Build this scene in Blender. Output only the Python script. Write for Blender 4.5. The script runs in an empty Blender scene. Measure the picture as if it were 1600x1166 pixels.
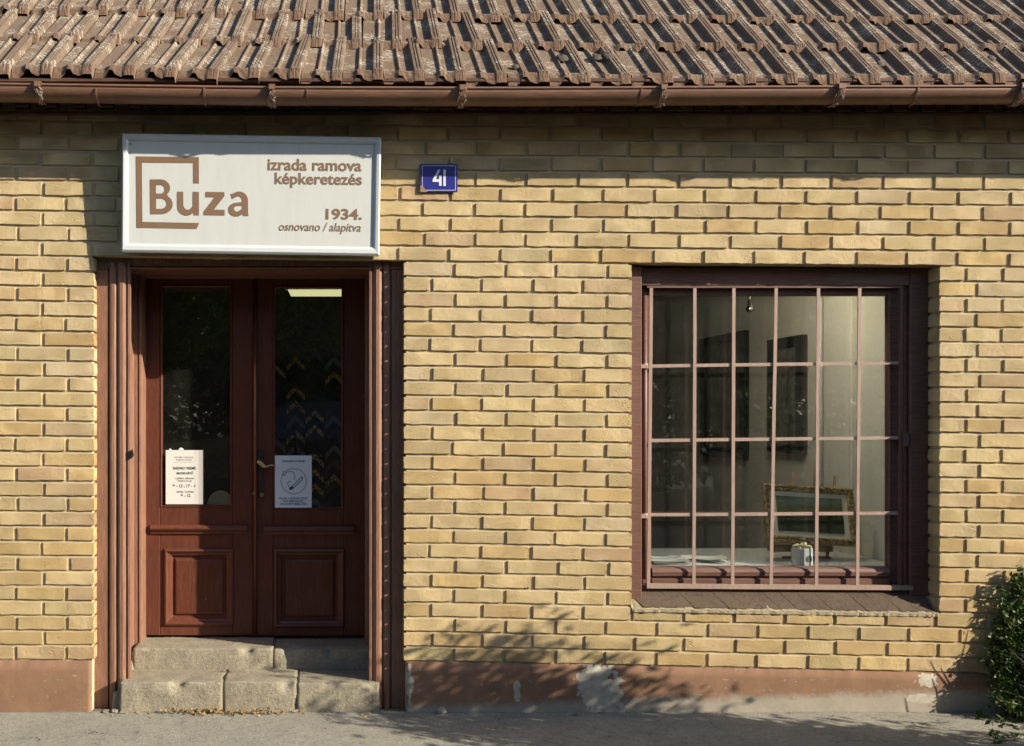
import bpy, math, random
import numpy as np
from mathutils import Vector, Matrix, noise as mnoise
rnd = random.Random(7)
SC = bpy.context.scene
COL = SC.collection
# ------------------------------------------------------------------ scale
S = 0.00327          # metres per photo pixel on the wall face (y = 0)
D = 5.1              # camera distance from the wall
U0, V0 = 500.0, 650.0
ZC = (1112 - V0) * S
def P(u, v, y=0.0):
    k = (D + y) / D
    return ((u - U0) * S * k, y, ZC + (V0 - v) * S * k)
def PX(u, y=0.0): return P(u, 0, y)[0]
def PZ(v, y=0.0): return P(0, v, y)[2]
# ------------------------------------------------------------------ camera
cam = bpy.data.cameras.new('camera'); camo = bpy.data.objects.new('camera', cam); COL.objects.link(camo)
camo.location = (0, -D, ZC); camo.rotation_euler = (math.radians(90), 0, 0)
cam.sensor_width = 36.0; cam.lens = 36.0 * (D / S) / 1600.0
cam.shift_x = (800 - U0) / 1600.0; cam.shift_y = (V0 - 583) / 1600.0
cam.clip_start = 0.05; cam.clip_end = 600
SC.camera = camo
# ------------------------------------------------------------------ light
SX, SZ = 2.09, 1.03        # sun: sideways and upward run per metre away from the wall
sund = Vector((SX, -1.0, SZ)).normalized()
elev = math.asin(sund.z)
wd = bpy.data.worlds.new('World'); SC.world = wd; wd.use_nodes = True
nt = wd.node_tree; nt.nodes.clear()
sky = nt.nodes.new('ShaderNodeTexSky'); sky.sky_type = 'NISHITA'; sky.sun_disc = False
sky.sun_elevation = elev; sky.sun_rotation = math.atan2(sund.x, sund.y)
sky.air_density = 1.0; sky.dust_density = 1.0; sky.ozone_density = 2.5
bg = nt.nodes.new('ShaderNodeBackground'); bg.inputs[1].default_value = 0.095
wo = nt.nodes.new('ShaderNodeOutputWorld')
nt.links.new(sky.outputs[0], bg.inputs[0]); nt.links.new(bg.outputs[0], wo.inputs[0])
sun = bpy.data.lights.new('sun', 'SUN'); sun.energy = 5.0; sun.angle = math.radians(0.5); sun.color = (1.0, 0.92, 0.76)
suno = bpy.data.objects.new('sun', sun); COL.objects.link(suno)
suno.rotation_euler = sund.to_track_quat('Z', 'Y').to_euler()
SC.view_settings.view_transform = 'Standard'; SC.view_settings.look = 'None'
SC.view_settings.exposure = 1.08; SC.view_settings.gamma = 1.0; SC.view_settings.use_curve_mapping = False
SC.cycles.max_bounces = 10; SC.cycles.diffuse_bounces = 5; SC.cycles.glossy_bounces = 4
SC.cycles.transparent_max_bounces = 12; SC.cycles.use_denoising = True

# ------------------------------------------------------------------ object helpers
WL = {}
def tag(o, label=None, cat=None, group=None, kind=None):
    if label: o['label'] = label
    if cat: o['category'] = cat
    if group: o['group'] = group
    if kind: o['kind'] = kind
    return o
def link(o, parent=None, world=(0, 0, 0)):
    COL.objects.link(o); WL[o.name] = Vector(world)
    if parent is not None:
        o.parent = parent; o.location = Vector(world) - WL[parent.name]
    else: o.location = world
    return o
def empty(name, world, label=None, cat=None, group=None, kind=None):
    o = bpy.data.objects.new(name, None); o.empty_display_size = .1
    link(o, None, world); return tag(o, label, cat, group, kind)
class MB:
    def __init__(s): s.v = []; s.f = []; s.m = []; s.sm = []
    def add(s, vs, fs, mi=0, smooth=False):
        b = len(s.v); s.v += [tuple(p) for p in vs]
        for f in fs: s.f.append(tuple(i + b for i in f)); s.m.append(mi); s.sm.append(smooth)
    def box(s, x0, x1, y0, y1, z0, z1, mi=0):
        if x0 > x1: x0, x1 = x1, x0
        if y0 > y1: y0, y1 = y1, y0
        if z0 > z1: z0, z1 = z1, z0
        s.add([(x0,y0,z0),(x1,y0,z0),(x1,y1,z0),(x0,y1,z0),(x0,y0,z1),(x1,y0,z1),(x1,y1,z1),(x0,y1,z1)],
              [(0,3,2,1),(4,5,6,7),(0,1,5,4),(1,2,6,5),(2,3,7,6),(3,0,4,7)], mi)
    def bbox(s, x0, x1, y0, y1, z0, z1, b=.003, mi=0):
        """box with chamfered edges on the front (low y) side and round its four long corners"""
        if x0 > x1: x0, x1 = x1, x0
        if y0 > y1: y0, y1 = y1, y0
        if z0 > z1: z0, z1 = z1, z0
        b = min(b, (x1-x0)*.45, (y1-y0)*.45, (z1-z0)*.45)
        r = lambda d, y: [(x0+d,y,z0+d),(x1-d,y,z0+d),(x1-d,y,z1-d),(x0+d,y,z1-d)]
        vs = r(b, y0) + r(0, y0+b) + r(0, y1-b) + r(b, y1)
        fs = [(0,1,2,3),(15,14,13,12)]
        for k in range(3):
            for i in range(4):
                j = (i+1) % 4; fs.append((k*4+i, k*4+4+i, k*4+4+j, k*4+j))
        s.add(vs, fs, mi)
    def prism(s, pts, axis, a, b, mi=0, smooth=False):
        """pts: closed loop of 2-D points; axis 'x': pts are (y,z); 'y': (x,z); 'z': (x,y)"""
        n = len(pts)
        def c(p, t): return {'x': (t, p[0], p[1]), 'y': (p[0], t, p[1]), 'z': (p[0], p[1], t)}[axis]
        s.add([c(p, a) for p in pts] + [c(p, b) for p in pts],
              [tuple(range(n))[::-1], tuple(range(n, 2*n))], mi)
        base = len(s.v) - 2*n
        for i in range(n):
            j = (i+1) % n; s.f.append((base+i, base+j, base+n+j, base+n+i)); s.m.append(mi); s.sm.append(smooth)
    def tube(s, path, r, n=8, mi=0, cap=True):
        rr = r if isinstance(r, (list, tuple)) else [r]*len(path)
        path = [Vector(p) for p in path]; base = len(s.v)
        for i, p in enumerate(path):
            d = (path[min(i+1, len(path)-1)] - path[max(i-1, 0)])
            d = d.normalized() if d.length > 1e-9 else Vector((0,0,1))
            a = d.cross(Vector((0,0,1)) if abs(d.z) < .9 else Vector((0,1,0))).normalized(); b = d.cross(a)
            for k in range(n):
                t = 2*math.pi*k/n; s.v.append(tuple(p + rr[i]*(math.cos(t)*a + math.sin(t)*b)))
        for i in range(len(path)-1):
            for k in range(n):
                j = (k+1) % n
                s.f.append((base+i*n+k, base+i*n+j, base+(i+1)*n+j, base+(i+1)*n+k)); s.m.append(mi); s.sm.append(True)
        if cap:
            s.f.append(tuple(base+k for k in range(n))[::-1]); s.m.append(mi); s.sm.append(False)
            e = base+(len(path)-1)*n; s.f.append(tuple(e+k for k in range(n))); s.m.append(mi); s.sm.append(False)
    def lathe(s, cx, cy, prof, n=24, mi=0):
        """prof: list of (r,z)"""
        base = len(s.v)
        for r, z in prof:
            for k in range(n):
                t = 2*math.pi*k/n; s.v.append((cx+r*math.cos(t), cy+r*math.sin(t), z))
        for i in range(len(prof)-1):
            for k in range(n):
                j = (k+1) % n; s.f.append((base+i*n+k, base+i*n+j, base+(i+1)*n+j, base+(i+1)*n+k)); s.m.append(mi); s.sm.append(True)
    def build(s, name, mats, parent=None, origin=None, label=None, cat=None, group=None, kind=None, fix=True):
        mats = mats if isinstance(mats, (list, tuple)) else [mats]
        a = np.array(s.v, dtype=float)
        if origin is None:
            lo, hi = a.min(0), a.max(0); origin = ((lo[0]+hi[0])/2, (lo[1]+hi[1])/2, lo[2])
        a = a - np.array(origin)
        me = bpy.data.meshes.new(name); me.from_pydata(a.tolist(), [], s.f)
        for m in mats: me.materials.append(m)
        if len(mats) > 1: me.polygons.foreach_set('material_index', s.m)
        me.polygons.foreach_set('use_smooth', s.sm)
        if fix:
            import bmesh
            bm = bmesh.new(); bm.from_mesh(me); bmesh.ops.recalc_face_normals(bm, faces=bm.faces); bm.to_mesh(me); bm.free()
        me.update()
        o = bpy.data.objects.new(name, me); link(o, parent, origin)
        return tag(o, label, cat, group, kind)
def quick(name, mat, parent, fn, **kw):
    m = MB(); fn(m); return m.build(name, mat, parent, **kw)

# ------------------------------------------------------------------ materials
class NT:
    def __init__(s, name):
        s.mat = bpy.data.materials.new(name); s.mat.use_nodes = True; s.t = s.mat.node_tree
        s.t.nodes.clear(); s.out = s.t.nodes.new('ShaderNodeOutputMaterial')
        s.b = s.t.nodes.new('ShaderNodeBsdfPrincipled'); s.t.links.new(s.b.outputs[0], s.out.inputs[0])
        s.geo = s.t.nodes.new('ShaderNodeNewGeometry')
        s.b.inputs['Specular IOR Level'].default_value = .3
    def n(s, t, **kw):
        x = s.t.nodes.new(t)
        for k, v in kw.items(): setattr(x, k, v)
        return x
    def L(s, a, b): s.t.links.new(a, b)
    def val(s, inp, v):
        if hasattr(v, 'is_output'): s.L(v, inp)
        else: inp.default_value = v
    def mapping(s, scale=(1,1,1), loc=(0,0,0), src=None):
        m = s.n('ShaderNodeMapping'); s.L(src or s.geo.outputs['Position'], m.inputs[0])
        m.inputs['Scale'].default_value = scale; m.inputs['Location'].default_value = loc; return m.outputs[0]
    def noise(s, scale, detail=4, rough=.55, vec=None, dist=0):
        x = s.n('ShaderNodeTexNoise'); x.inputs['Scale'].default_value = scale; x.inputs['Detail'].default_value = detail
        x.inputs['Roughness'].default_value = rough; x.inputs['Distortion'].default_value = dist
        s.L(vec or s.geo.outputs['Position'], x.inputs['Vector']); return x.outputs['Fac']
    def ramp(s, fac, stops):
        r = s.n('ShaderNodeValToRGB'); s.L(fac, r.inputs[0]); e = r.color_ramp.elements
        while len(e) < len(stops): e.new(.5)
        for i, (p, c) in enumerate(stops):
            e[i].position = p; e[i].color = (c if isinstance(c, (tuple, list)) else (c, c, c)) + ((1,) if not isinstance(c, (tuple, list)) or len(c) == 3 else ())
        return r.outputs[0]
    def mix(s, fac, a, b, mode='MIX'):
        m = s.n('ShaderNodeMix', data_type='RGBA', blend_type=mode)
        s.val(m.inputs[0], fac)
        for i, v in ((6, a), (7, b)):
            s.val(m.inputs[i], v if hasattr(v, 'is_output') else tuple(v) + ((1,) if len(v) == 3 else ()))
        return m.outputs[2]
    def math(s, op, a, b=0.0, clamp=False):
        m = s.n('ShaderNodeMath', operation=op); m.use_clamp = clamp; s.val(m.inputs[0], a); s.val(m.inputs[1], b); return m.outputs[0]
    def bump(s, h, strength=.5, dist=.005, prev=None):
        b = s.n('ShaderNodeBump'); b.inputs['Strength'].default_value = strength; b.inputs['Distance'].default_value = dist
        s.L(h, b.inputs['Height'])
        if prev: s.L(prev, b.inputs['Normal'])
        return b.outputs[0]
    def fin(s, col=None, rough=.8, normal=None, spec=None, metal=None):
        if col is not None: s.val(s.b.inputs['Base Color'], col if hasattr(col, 'is_output') else tuple(col)+(1,))
        s.val(s.b.inputs['Roughness'], rough)
        if normal: s.L(normal, s.b.inputs['Normal'])
        if spec is not None: s.b.inputs['Specular IOR Level'].default_value = spec
        if metal is not None: s.b.inputs['Metallic'].default_value = metal
        return s.mat
def lin(r, g, b): return tuple((c/255/12.92 if c/255 <= .04045 else ((c/255+.055)/1.055)**2.4) for c in (r, g, b))

def brick_mat(use_attr):
    m = NT('brick_face' + ('_rest' if use_attr else ''))
    oi = m.n('ShaderNodeObjectInfo')
    if use_attr:
        at = m.n('ShaderNodeAttribute'); at.attribute_name = 'tone'; base = at.outputs['Color']
    else: base = oi.outputs['Color']
    tc = m.geo.outputs['Position']
    # offset per brick so the pressed relief differs from brick to brick
    sep = m.n('ShaderNodeSeparateColor'); m.L(base, sep.inputs[0])
    off = m.n('ShaderNodeCombineXYZ')
    m.L(m.math('MULTIPLY', sep.outputs[0], 37.0), off.inputs[0]); m.L(m.math('MULTIPLY', sep.outputs[1], 53.0), off.inputs[2])
    va = m.n('ShaderNodeVectorMath', operation='ADD'); m.L(tc, va.inputs[0]); m.L(off.outputs[0], va.inputs[1])
    vec = va.outputs[0]
    big = m.noise(9, 3, .5, vec); fine = m.noise(260, 4, .7, tc); mid = m.noise(45, 4, .6, tc)
    mp = m.mapping((1.0, 1.0, 2.4), src=vec)
    wv = m.n('ShaderNodeTexWave', wave_type='BANDS', bands_direction='DIAGONAL'); wv.inputs['Scale'].default_value = 42
    wv.inputs['Distortion'].default_value = 9; wv.inputs['Detail'].default_value = 2; wv.inputs['Detail Scale'].default_value = .55
    m.L(mp, wv.inputs['Vector'])
    amt = m.ramp(m.noise(6.5, 1, .5, vec), [(.40, 0.0), (.62, 1.0)])
    wave = m.math('MULTIPLY', wv.outputs['Fac'], amt)
    c = m.mix(m.ramp(mid, [(.3, 0.0), (.75, .35)]), base, m.mix(1, base, (.82, .76, .62), 'MULTIPLY'))
    c = m.mix(m.ramp(big, [(.38, 0.0), (.8, .5)]), c, m.mix(1, base, (1.04, .93, .78), 'MULTIPLY'))
    c = m.mix(m.ramp(fine, [(.62, 0.0), (.78, .45)]), c, (.16, .12, .07))
    # soot and splash dirt near the ground and in patches, darker weathering
    z = m.n('ShaderNodeSeparateXYZ'); m.L(tc, z.inputs[0])
    grime = m.noise(2.2, 5, .6, tc)
    low = m.math('SUBTRACT', 1.0, m.math('MULTIPLY', z.outputs['Z'], 1.25), True)
    g = m.math('MULTIPLY', m.ramp(grime, [(.45, 0.0), (.68, .75)]), low, True)
    c = m.mix(g, c, m.mix(1, base, (.62, .52, .38), 'MULTIPLY'))
    c = m.mix(m.math('MULTIPLY', wave, .5), c, m.mix(1, base, (.74, .66, .52), 'MULTIPLY'))
    h = m.math('ADD', m.math('MULTIPLY', wave, .9), m.math('ADD', m.math('MULTIPLY', mid, .8), m.math('MULTIPLY', fine, .5)))
    pit = m.ramp(m.noise(95, 3, .6, vec), [(.66, 0.0), (.74, 1.0)])
    c = m.mix(m.math('MULTIPLY', pit, .55), c, (.14, .10, .055))
    h = m.math('SUBTRACT', h, m.math('MULTIPLY', pit, .8))
    streak = m.ramp(m.noise(3.2, 5, .65, m.mapping((3.2, 1, .55), src=tc)), [(.52, 0.0), (.75, .22)])
    c = m.mix(streak, c, m.mix(1, c, (.70, .66, .60), 'MULTIPLY'))
    return m.fin(c, .92, m.bump(h, .75, .0065), spec=.12)
M = {}
M['brick'] = brick_mat(False); M['brick_rest'] = brick_mat(True)
def mortar():
    m = NT('mortar'); f = m.noise(220, 5, .75); g = m.noise(14, 4, .6)
    c = m.mix(m.ramp(g, [(.3, 0.0), (.75, 1.0)]), (.55, .445, .29), (.46, .37, .235))
    c = m.mix(m.ramp(f, [(.5, 0.0), (.75, .6)]), c, (.2, .15, .09))
    return m.fin(c, .95, m.bump(m.math('ADD', f, m.math('MULTIPLY', g, 1.5)), .8, .006), spec=.1)
M['mortar'] = mortar()
def painted_wood(name, c1, c2, wear, rough=.42, bumpy=.25, vertical=True):
    m = NT(name)
    mp = m.mapping((30, 30, 1.6) if vertical else (1.6, 30, 30))
    streak = m.noise(6, 5, .65, mp); blot = m.noise(5, 5, .6); fine = m.noise(130, 3, .6)
    c = m.mix(m.ramp(blot, [(.35, 0.0), (.7, 1.0)]), c1, c2)
    c = m.mix(m.ramp(streak, [(.45, 0.0), (.8, wear)]), c, tuple(min(1, x*1.7+.06) for x in c1))
    c = m.mix(m.ramp(m.noise(38, 5, .75), [(.70, 0.0), (.74, .8)]), c, (.45, .33, .24))
    c = m.mix(m.ramp(m.noise(24, 4, .7), [(.70, 0.0), (.80, .6)]), c, tuple(x*.35 for x in c1))
    h = m.math('ADD', streak, m.math('MULTIPLY', fine, .4))
    return m.fin(c, m.math('ADD', m.math('MULTIPLY', blot, .3), rough-.1), m.bump(h, bumpy, .0025), spec=.35)
M['door_paint'] = painted_wood('door_paint', (.102, .030, .016), (.075, .022, .012), .35, .32, .2)
M['jamb_paint'] = painted_wood('jamb_paint', (.20, .098, .06), (.16, .077, .049), .6, .5, .5)
M['frame_paint'] = painted_wood('frame_paint', (.125, .058, .040), (.09, .041, .028), .5, .45, .35, False)
M['bar_paint'] = painted_wood('bar_paint', (.30, .205, .165), (.25, .17, .135), .5, .5, .15)
M['gutter_paint'] = painted_wood('gutter_paint', (.18, .09, .055), (.13, .068, .042), .45, .4, .2, False)
M['dark_wood'] = painted_wood('dark_wood', (.085, .04, .025), (.06, .028, .018), .3, .7, .3, False)
def tile_mat():
    m = NT('roof_clay'); oi = m.n('ShaderNodeObjectInfo'); tc = m.n('ShaderNodeTexCoord')
    ob = tc.outputs['Object']
    f = m.noise(150, 5, .75); g = m.noise(9, 4, .6); mid = m.noise(40, 5, .7)
    base = m.mix(m.ramp(oi.outputs['Random'], [(0, 0.0), (1, 1.0)]), (.15, .098, .070), (.195, .136, .099))
    c = m.mix(m.ramp(g, [(.35, 0.0), (.7, .8)]), base, (.165, .13, .095))
    sp = m.n('ShaderNodeSeparateXYZ'); m.L(ob, sp.inputs[0])
    front = m.ramp(m.math('ADD', sp.outputs['Y'], m.math('MULTIPLY', mid, .05)), [(.035, 1.0), (.085, 0.0)])
    c = m.mix(m.math('MULTIPLY', front, .85), c, (.20, .118, .078))
    # pale crustose lichen in wavy arcs on the exposed part
    off = m.n('ShaderNodeVectorMath', operation='ADD'); m.L(ob, off.inputs[0])
    cx = m.n('ShaderNodeCombineXYZ'); m.L(m.math('MULTIPLY', oi.outputs['Random'], 90.0), cx.inputs[2]); m.L(cx.outputs[0], off.inputs[1])
    wv = m.n('ShaderNodeTexWave', wave_type='RINGS', rings_direction='Z'); wv.inputs['Scale'].default_value = 16
    wv.inputs['Distortion'].default_value = 7; wv.inputs['Detail'].default_value = 4; wv.inputs['Detail Scale'].default_value = 2.2; wv.inputs['Detail Roughness'].default_value = .75
    m.L(off.outputs[0], wv.inputs['Vector'])
    patch = m.ramp(m.noise(9, 3, .6, off.outputs[0]), [(.50, 0.0), (.58, 1.0)])
    lich = m.math('MULTIPLY', m.ramp(wv.outputs['Fac'], [(.5, 0.0), (.8, 1.0)]), patch)
    lich = m.math('MULTIPLY', lich, m.ramp(m.noise(75, 4, .7, off.outputs[0]), [(.38, 0.0), (.56, 1.0)]))
    lich = m.math('MULTIPLY', lich, m.math('SUBTRACT', 1.0, front))
    c = m.mix(m.math('MULTIPLY', lich, .9), c, (.50, .45, .37))
    c = m.mix(m.ramp(f, [(.53, 0.0), (.66, .75)]), c, (.06, .047, .037))
    c = m.mix(m.ramp(m.noise(30, 5, .75), [(.58, 0.0), (.68, .6)]), c, (.075, .06, .045))
    h = m.math('ADD', m.math('MULTIPLY', f, .6), m.math('MULTIPLY', mid, 1.0))
    return m.fin(c, .95, m.bump(h, .9, .006), spec=.1)
M['clay'] = tile_mat()
def plinth_mat():
    m = NT('plinth_render'); p = m.geo.outputs['Position']
    sp = m.n('ShaderNodeSeparateXYZ'); m.L(p, sp.inputs[0]); X, Z = sp.outputs['X'], sp.outputs['Z']
    n1 = m.noise(7, 6, .65); n2 = m.noise(26, 5, .7); n3 = m.noise(180, 4, .7)
    paint = m.mix(m.ramp(n1, [(.3, 0.0), (.7, 1.0)]), (.24, .137, .083), (.19, .105, .066))
    paint = m.mix(m.ramp(m.noise(3, 5, .7, m.mapping((8, 1, 1))), [(.55, 0.0), (.75, .35)]), paint, (.33, .21, .14))
    cem = m.mix(n2, (.36, .31, .24), (.24, .21, .17))
    # bare cement along the foot, higher towards the right
    lim = m.math('ADD', m.math('MULTIPLY', m.math('ADD', X, .3), .028), -.005)
    foot = m.math('SUBTRACT', m.math('ADD', lim, m.math('ADD', m.math('MULTIPLY', n1, .07), m.math('MULTIPLY', m.math('SUBTRACT', n2, .5), .07))), Z)
    foot = m.ramp(m.math('MULTIPLY', foot, 22), [(.0, 0.0), (.9, 1.0)])
    def blob(cx, cz, rx, rz, edge=.42):
        a = m.math('POWER', m.math('DIVIDE', m.math('SUBTRACT', X, cx), rx), 2.0)
        b = m.math('POWER', m.math('DIVIDE', m.math('SUBTRACT', Z, cz), rz), 2.0)
        r = m.math('ADD', m.math('ADD', a, b), m.math('ADD', m.math('MULTIPLY', m.math('SUBTRACT', n2, .5), 3.6), m.math('MULTIPLY', m.math('SUBTRACT', n1, .5), 4.5)))
        return m.ramp(r, [(.9, 1.0), (1.0, 0.0)])
    pw = m.math('MAXIMUM', blob(PX(936), .14, .11, .13), m.math('MAXIMUM', blob(PX(1448), .16, .055, .035), blob(PX(1440), .07, .10, .022)))
    pw = m.math('MAXIMUM', pw, m.math('MAXIMUM', blob(PX(640), .12, .022, .14), blob(PX(807), .12, .018, .06)))
    chips = m.ramp(m.noise(22, 6, .7, m.mapping((1, 1, 1.8), (3, 0, 1))), [(.62, 0.0), (.64, .8)])
    mask = m.math('MAXIMUM', m.math('MAXIMUM', foot, pw), chips)
    c = m.mix(mask, paint, cem)
    c = m.mix(m.math('MULTIPLY', pw, m.ramp(n2, [(.35, .75), (.65, .15)])), c, (.46, .42, .34))
    c = m.mix(m.ramp(n3, [(.6, 0.0), (.8, .5)]), c, (.10, .075, .06))
    h = m.math('ADD', m.math('MULTIPLY', mask, -.6), m.math('ADD', n1, m.math('MULTIPLY', n3, .3)))
    return m.fin(c, .9, m.bump(h, .6, .006), spec=.15)
M['plinth'] = plinth_mat()
def concrete(name, a, b, dark, speck=.6, bump=.9, sc=1.0):
    m = NT(name); n1 = m.noise(6*sc, 6, .65); n2 = m.noise(60*sc, 5, .7); n3 = m.noise(330*sc, 3, .7)
    c = m.mix(m.ramp(n1, [(.3, 0.0), (.7, 1.0)]), a, b)
    c = m.mix(m.ramp(n2, [(.5, 0.0), (.75, speck)]), c, dark)
    c = m.mix(m.ramp(n3, [(.56, 0.0), (.72, .6)]), c, dark)
    c = m.mix(m.ramp(n3, [(.26, .35), (.40, 0.0)]), c, tuple(min(.8, x*1.6) for x in a))
    h = m.math('ADD', m.math('MULTIPLY', n2, 1.2), m.math('MULTIPLY', n3, .7))
    return m.fin(c, .93, m.bump(h, bump, .006), spec=.15)
M['step'] = concrete('step_concrete', (.38, .33, .24), (.25, .215, .16), (.11, .095, .07), .8, 1.2)
M['pave'] = concrete('pavement_asphalt', (.34, .315, .255), (.275, .26, .215), (.085, .08, .07), .45, 1.0)
def pave_mat():
    m = NT('pavement_asphalt'); n1 = m.noise(3.5, 6, .65); n2 = m.noise(70, 5, .75); n3 = m.noise(300, 3, .7); n4 = m.noise(22, 5, .7)
    c = m.mix(m.ramp(n1, [(.3, 0.0), (.7, 1.0)]), (.355, .33, .27), (.26, .245, .205))
    c = m.mix(m.ramp(n4, [(.5, 0.0), (.72, .55)]), c, (.17, .16, .14))
    c = m.mix(m.ramp(n2, [(.52, 0.0), (.68, .7)]), c, (.10, .095, .085))
    c = m.mix(m.ramp(n3, [(.24, .7), (.40, 0.0)]), c, (.55, .52, .45))
    c = m.mix(m.ramp(n3, [(.60, 0.0), (.70, .8)]), c, (.06, .055, .05))
    v = m.n('ShaderNodeTexVoronoi', feature='DISTANCE_TO_EDGE'); v.inputs['Scale'].default_value = 1.7
    nz = m.n('ShaderNodeTexNoise'); nz.inputs['Scale'].default_value = 9; nz.inputs['Detail'].default_value = 6
    m.L(m.geo.outputs['Position'], nz.inputs['Vector'])
    mx = m.n('ShaderNodeVectorMath', operation='MULTIPLY_ADD'); m.L(nz.outputs['Color'], mx.inputs[0]); mx.inputs[1].default_value = (.22, .22, .22); m.L(m.geo.outputs['Position'], mx.inputs[2])
    m.L(mx.outputs[0], v.inputs['Vector'])
    crack = m.math('MULTIPLY', m.ramp(v.outputs['Distance'], [(.0, 1.0), (.005, 0.0)]), m.ramp(n1, [(.52, 0.0), (.60, .8)]))
    c = m.mix(crack, c, (.05, .045, .04))
    sp = m.n('ShaderNodeSeparateXYZ'); m.L(m.geo.outputs['Position'], sp.inputs[0])
    dirt = m.ramp(m.math('ADD', sp.outputs['Y'], m.math('MULTIPLY', n4, .06)), [(.0, 0.0), (.045, .75)])
    c = m.mix(dirt, c, (.12, .10, .07))
    h = m.math('SUBTRACT', m.math('ADD', m.math('MULTIPLY', n2, 1.2), m.math('MULTIPLY', n3, .8)), m.math('MULTIPLY', crack, 1.5))
    return m.fin(c, .93, m.bump(h, 1.0, .007), spec=.15)
M['pave'] = pave_mat()
M['road'] = concrete('road_asphalt', (.065, .065, .065), (.05, .05, .05), (.02, .02, .02))
M['kerb'] = concrete('kerb_concrete', (.33, .32, .29), (.27, .26, .24), (.12, .12, .1))
M['sill_tile'] = concrete('sill_clay', (.125, .088, .062), (.085, .06, .045), (.03, .025, .02), .7, .7)
M['sill_mortar'] = concrete('sill_mortar', (.36, .30, .20), (.26, .215, .145), (.10, .08, .055))
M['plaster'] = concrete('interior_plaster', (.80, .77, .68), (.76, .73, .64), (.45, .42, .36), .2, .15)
M['plaster_shade'] = concrete('plaster_painted_dim', (.075, .073, .062), (.06, .058, .05), (.045, .04, .035), .2, .15)  # near-black copy of the interior plaster, paints in the dimness of the room
M['wood_floor'] = painted_wood('floor_wood', (.12, .07, .04), (.09, .055, .03), .2)
M['soil'] = concrete('verge_soil', (.06, .055, .035), (.045, .055, .025), (.02, .02, .015))
def simple(name, c, rough=.5, spec=.4, metal=0, var=.12, bump=0):
    m = NT(name); n = m.noise(20, 5, .65)
    col = m.mix(m.ramp(n, [(.3, 0.0), (.75, 1.0)]), c, tuple(x*(1-var) for x in c))
    nb = m.bump(m.noise(160, 3, .6), bump, .002) if bump else None
    return m.fin(col, rough, nb, spec, metal)
def sign_white(name, c):
    m = NT(name); n = m.noise(4, 6, .7, m.mapping((6, 1, 1))); n2 = m.noise(45, 5, .75)
    col = m.mix(m.ramp(n, [(.45, 0.0), (.8, .5)]), c, tuple(x*.86*y for x, y in zip(c, (1, .97, .9))))
    col = m.mix(m.ramp(n2, [(.68, 0.0), (.74, .6)]), col, (.32, .27, .2))
    return m.fin(col, .38, None, .4)
M['sign_face'] = sign_white('sign_face', (.52, .525, .50)); M['sign_frame'] = sign_white('sign_frame', (.50, .52, .52))
M['sign_ink'] = simple('sign_ink', (.195, .115, .068), .55)
M['blue'] = simple('plate_enamel', (.028, .03, .20), .18, .5)
M['plate_white'] = simple('plate_white', (.62, .62, .66), .25)
M['rust'] = simple('rust', (.25, .16, .09), .8)
M['paper'] = simple('paper', (.60, .59, .55), .7, var=.05)
M['paper_blue'] = simple('paper_cool', (.66, .70, .74), .6, var=.05)
M['ink'] = simple('ink', (.045, .045, .055), .6)
M['ink_grey'] = simple('ink_grey', (.25, .25, .26), .6)
M['ring_red'] = simple('faded_red_print', (.50, .47, .50), .6)
M['brass'] = simple('brass', (.42, .33, .17), .35, .5, .8)
M['plate_metal'] = simple('lock_plate', (.07, .05, .04), .4, .5, .6)
M['white'] = simple('white_enamel', (.72, .71, .68), .35)
M['cream'] = simple('cream_mount', (.78, .72, .52), .8, bump=.2)
M['black_wood'] = simple('black_frame', (.018, .017, .016), .35)
M['easel'] = simple('easel_wood', (.30, .17, .08), .6)
M['grille_dark'] = simple('old_iron', (.09, .06, .05), .6)
M['popcorn'] = simple('cream_buds', (.68, .60, .36), .8)
M['badge'] = simple('badge_grey', (.10, .12, .15), .5)
M['car'] = simple('car_paint', (.015, .017, .022), .15, .6)
M['rubber'] = simple('rubber', (.02, .02, .02), .8)
M['chrome'] = simple('chrome', (.6, .6, .62), .15, .5, 1.0)
M['lampglass'] = simple('headlamp_lens', (.7, .7, .7), .08, .8)
M['web'] = simple('cobweb', (.46, .42, .36), .9)
M['moss'] = simple('moss', (.07, .056, .042), .95, bump=.8)
M['stone'] = simple('stone', (.34, .30, .24), .9, bump=.8)
def gold():
    m = NT('gilt_frame'); n = m.noise(60, 4, .7)
    return m.fin(m.mix(m.ramp(n, [(.4, 0.0), (.6, 1.0)]), (.10, .055, .02), (.50, .36, .13)), .45, m.bump(n, .6, .004), .5, .35)
M['gilt'] = gold()
def painting():
    m = NT('landscape_canvas'); tc = m.n('ShaderNodeTexCoord'); o = tc.outputs['Generated']
    sp = m.n('ShaderNodeSeparateXYZ'); m.L(o, sp.inputs[0])
    n = m.noise(5, 6, .65, m.mapping((1, 1, 3), src=o), 1.2)
    c = m.ramp(m.math('ADD', m.math('MULTIPLY', sp.outputs['Z'], .75), m.math('MULTIPLY', n, .4)),
               [(.2, (.025, .035, .025)), (.42, (.035, .04, .018)), (.55, (.02, .028, .014)), (.72, (.09, .11, .035)), (.84, (.13, .16, .15)), (.95, (.05, .07, .03))])
    sp2 = m.noise(14, 2, .5, m.mapping((1, 1, .45), (2, 0, 5), src=o))
    band = m.math('MULTIPLY', m.ramp(sp.outputs['Z'], [(.34, 0.0), (.42, 1.0), (.5, 1.0), (.58, 0.0)]), m.ramp(sp2, [(.60, 0.0), (.68, .8)]))
    c = m.mix(band, c, m.ramp(m.noise(6, 1, .5, o), [(.4, (.3, .25, .18)), (.6, (.28, .05, .03))]))
    return m.fin(c, .9, None, .05)
M['painting'] = painting()
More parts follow.
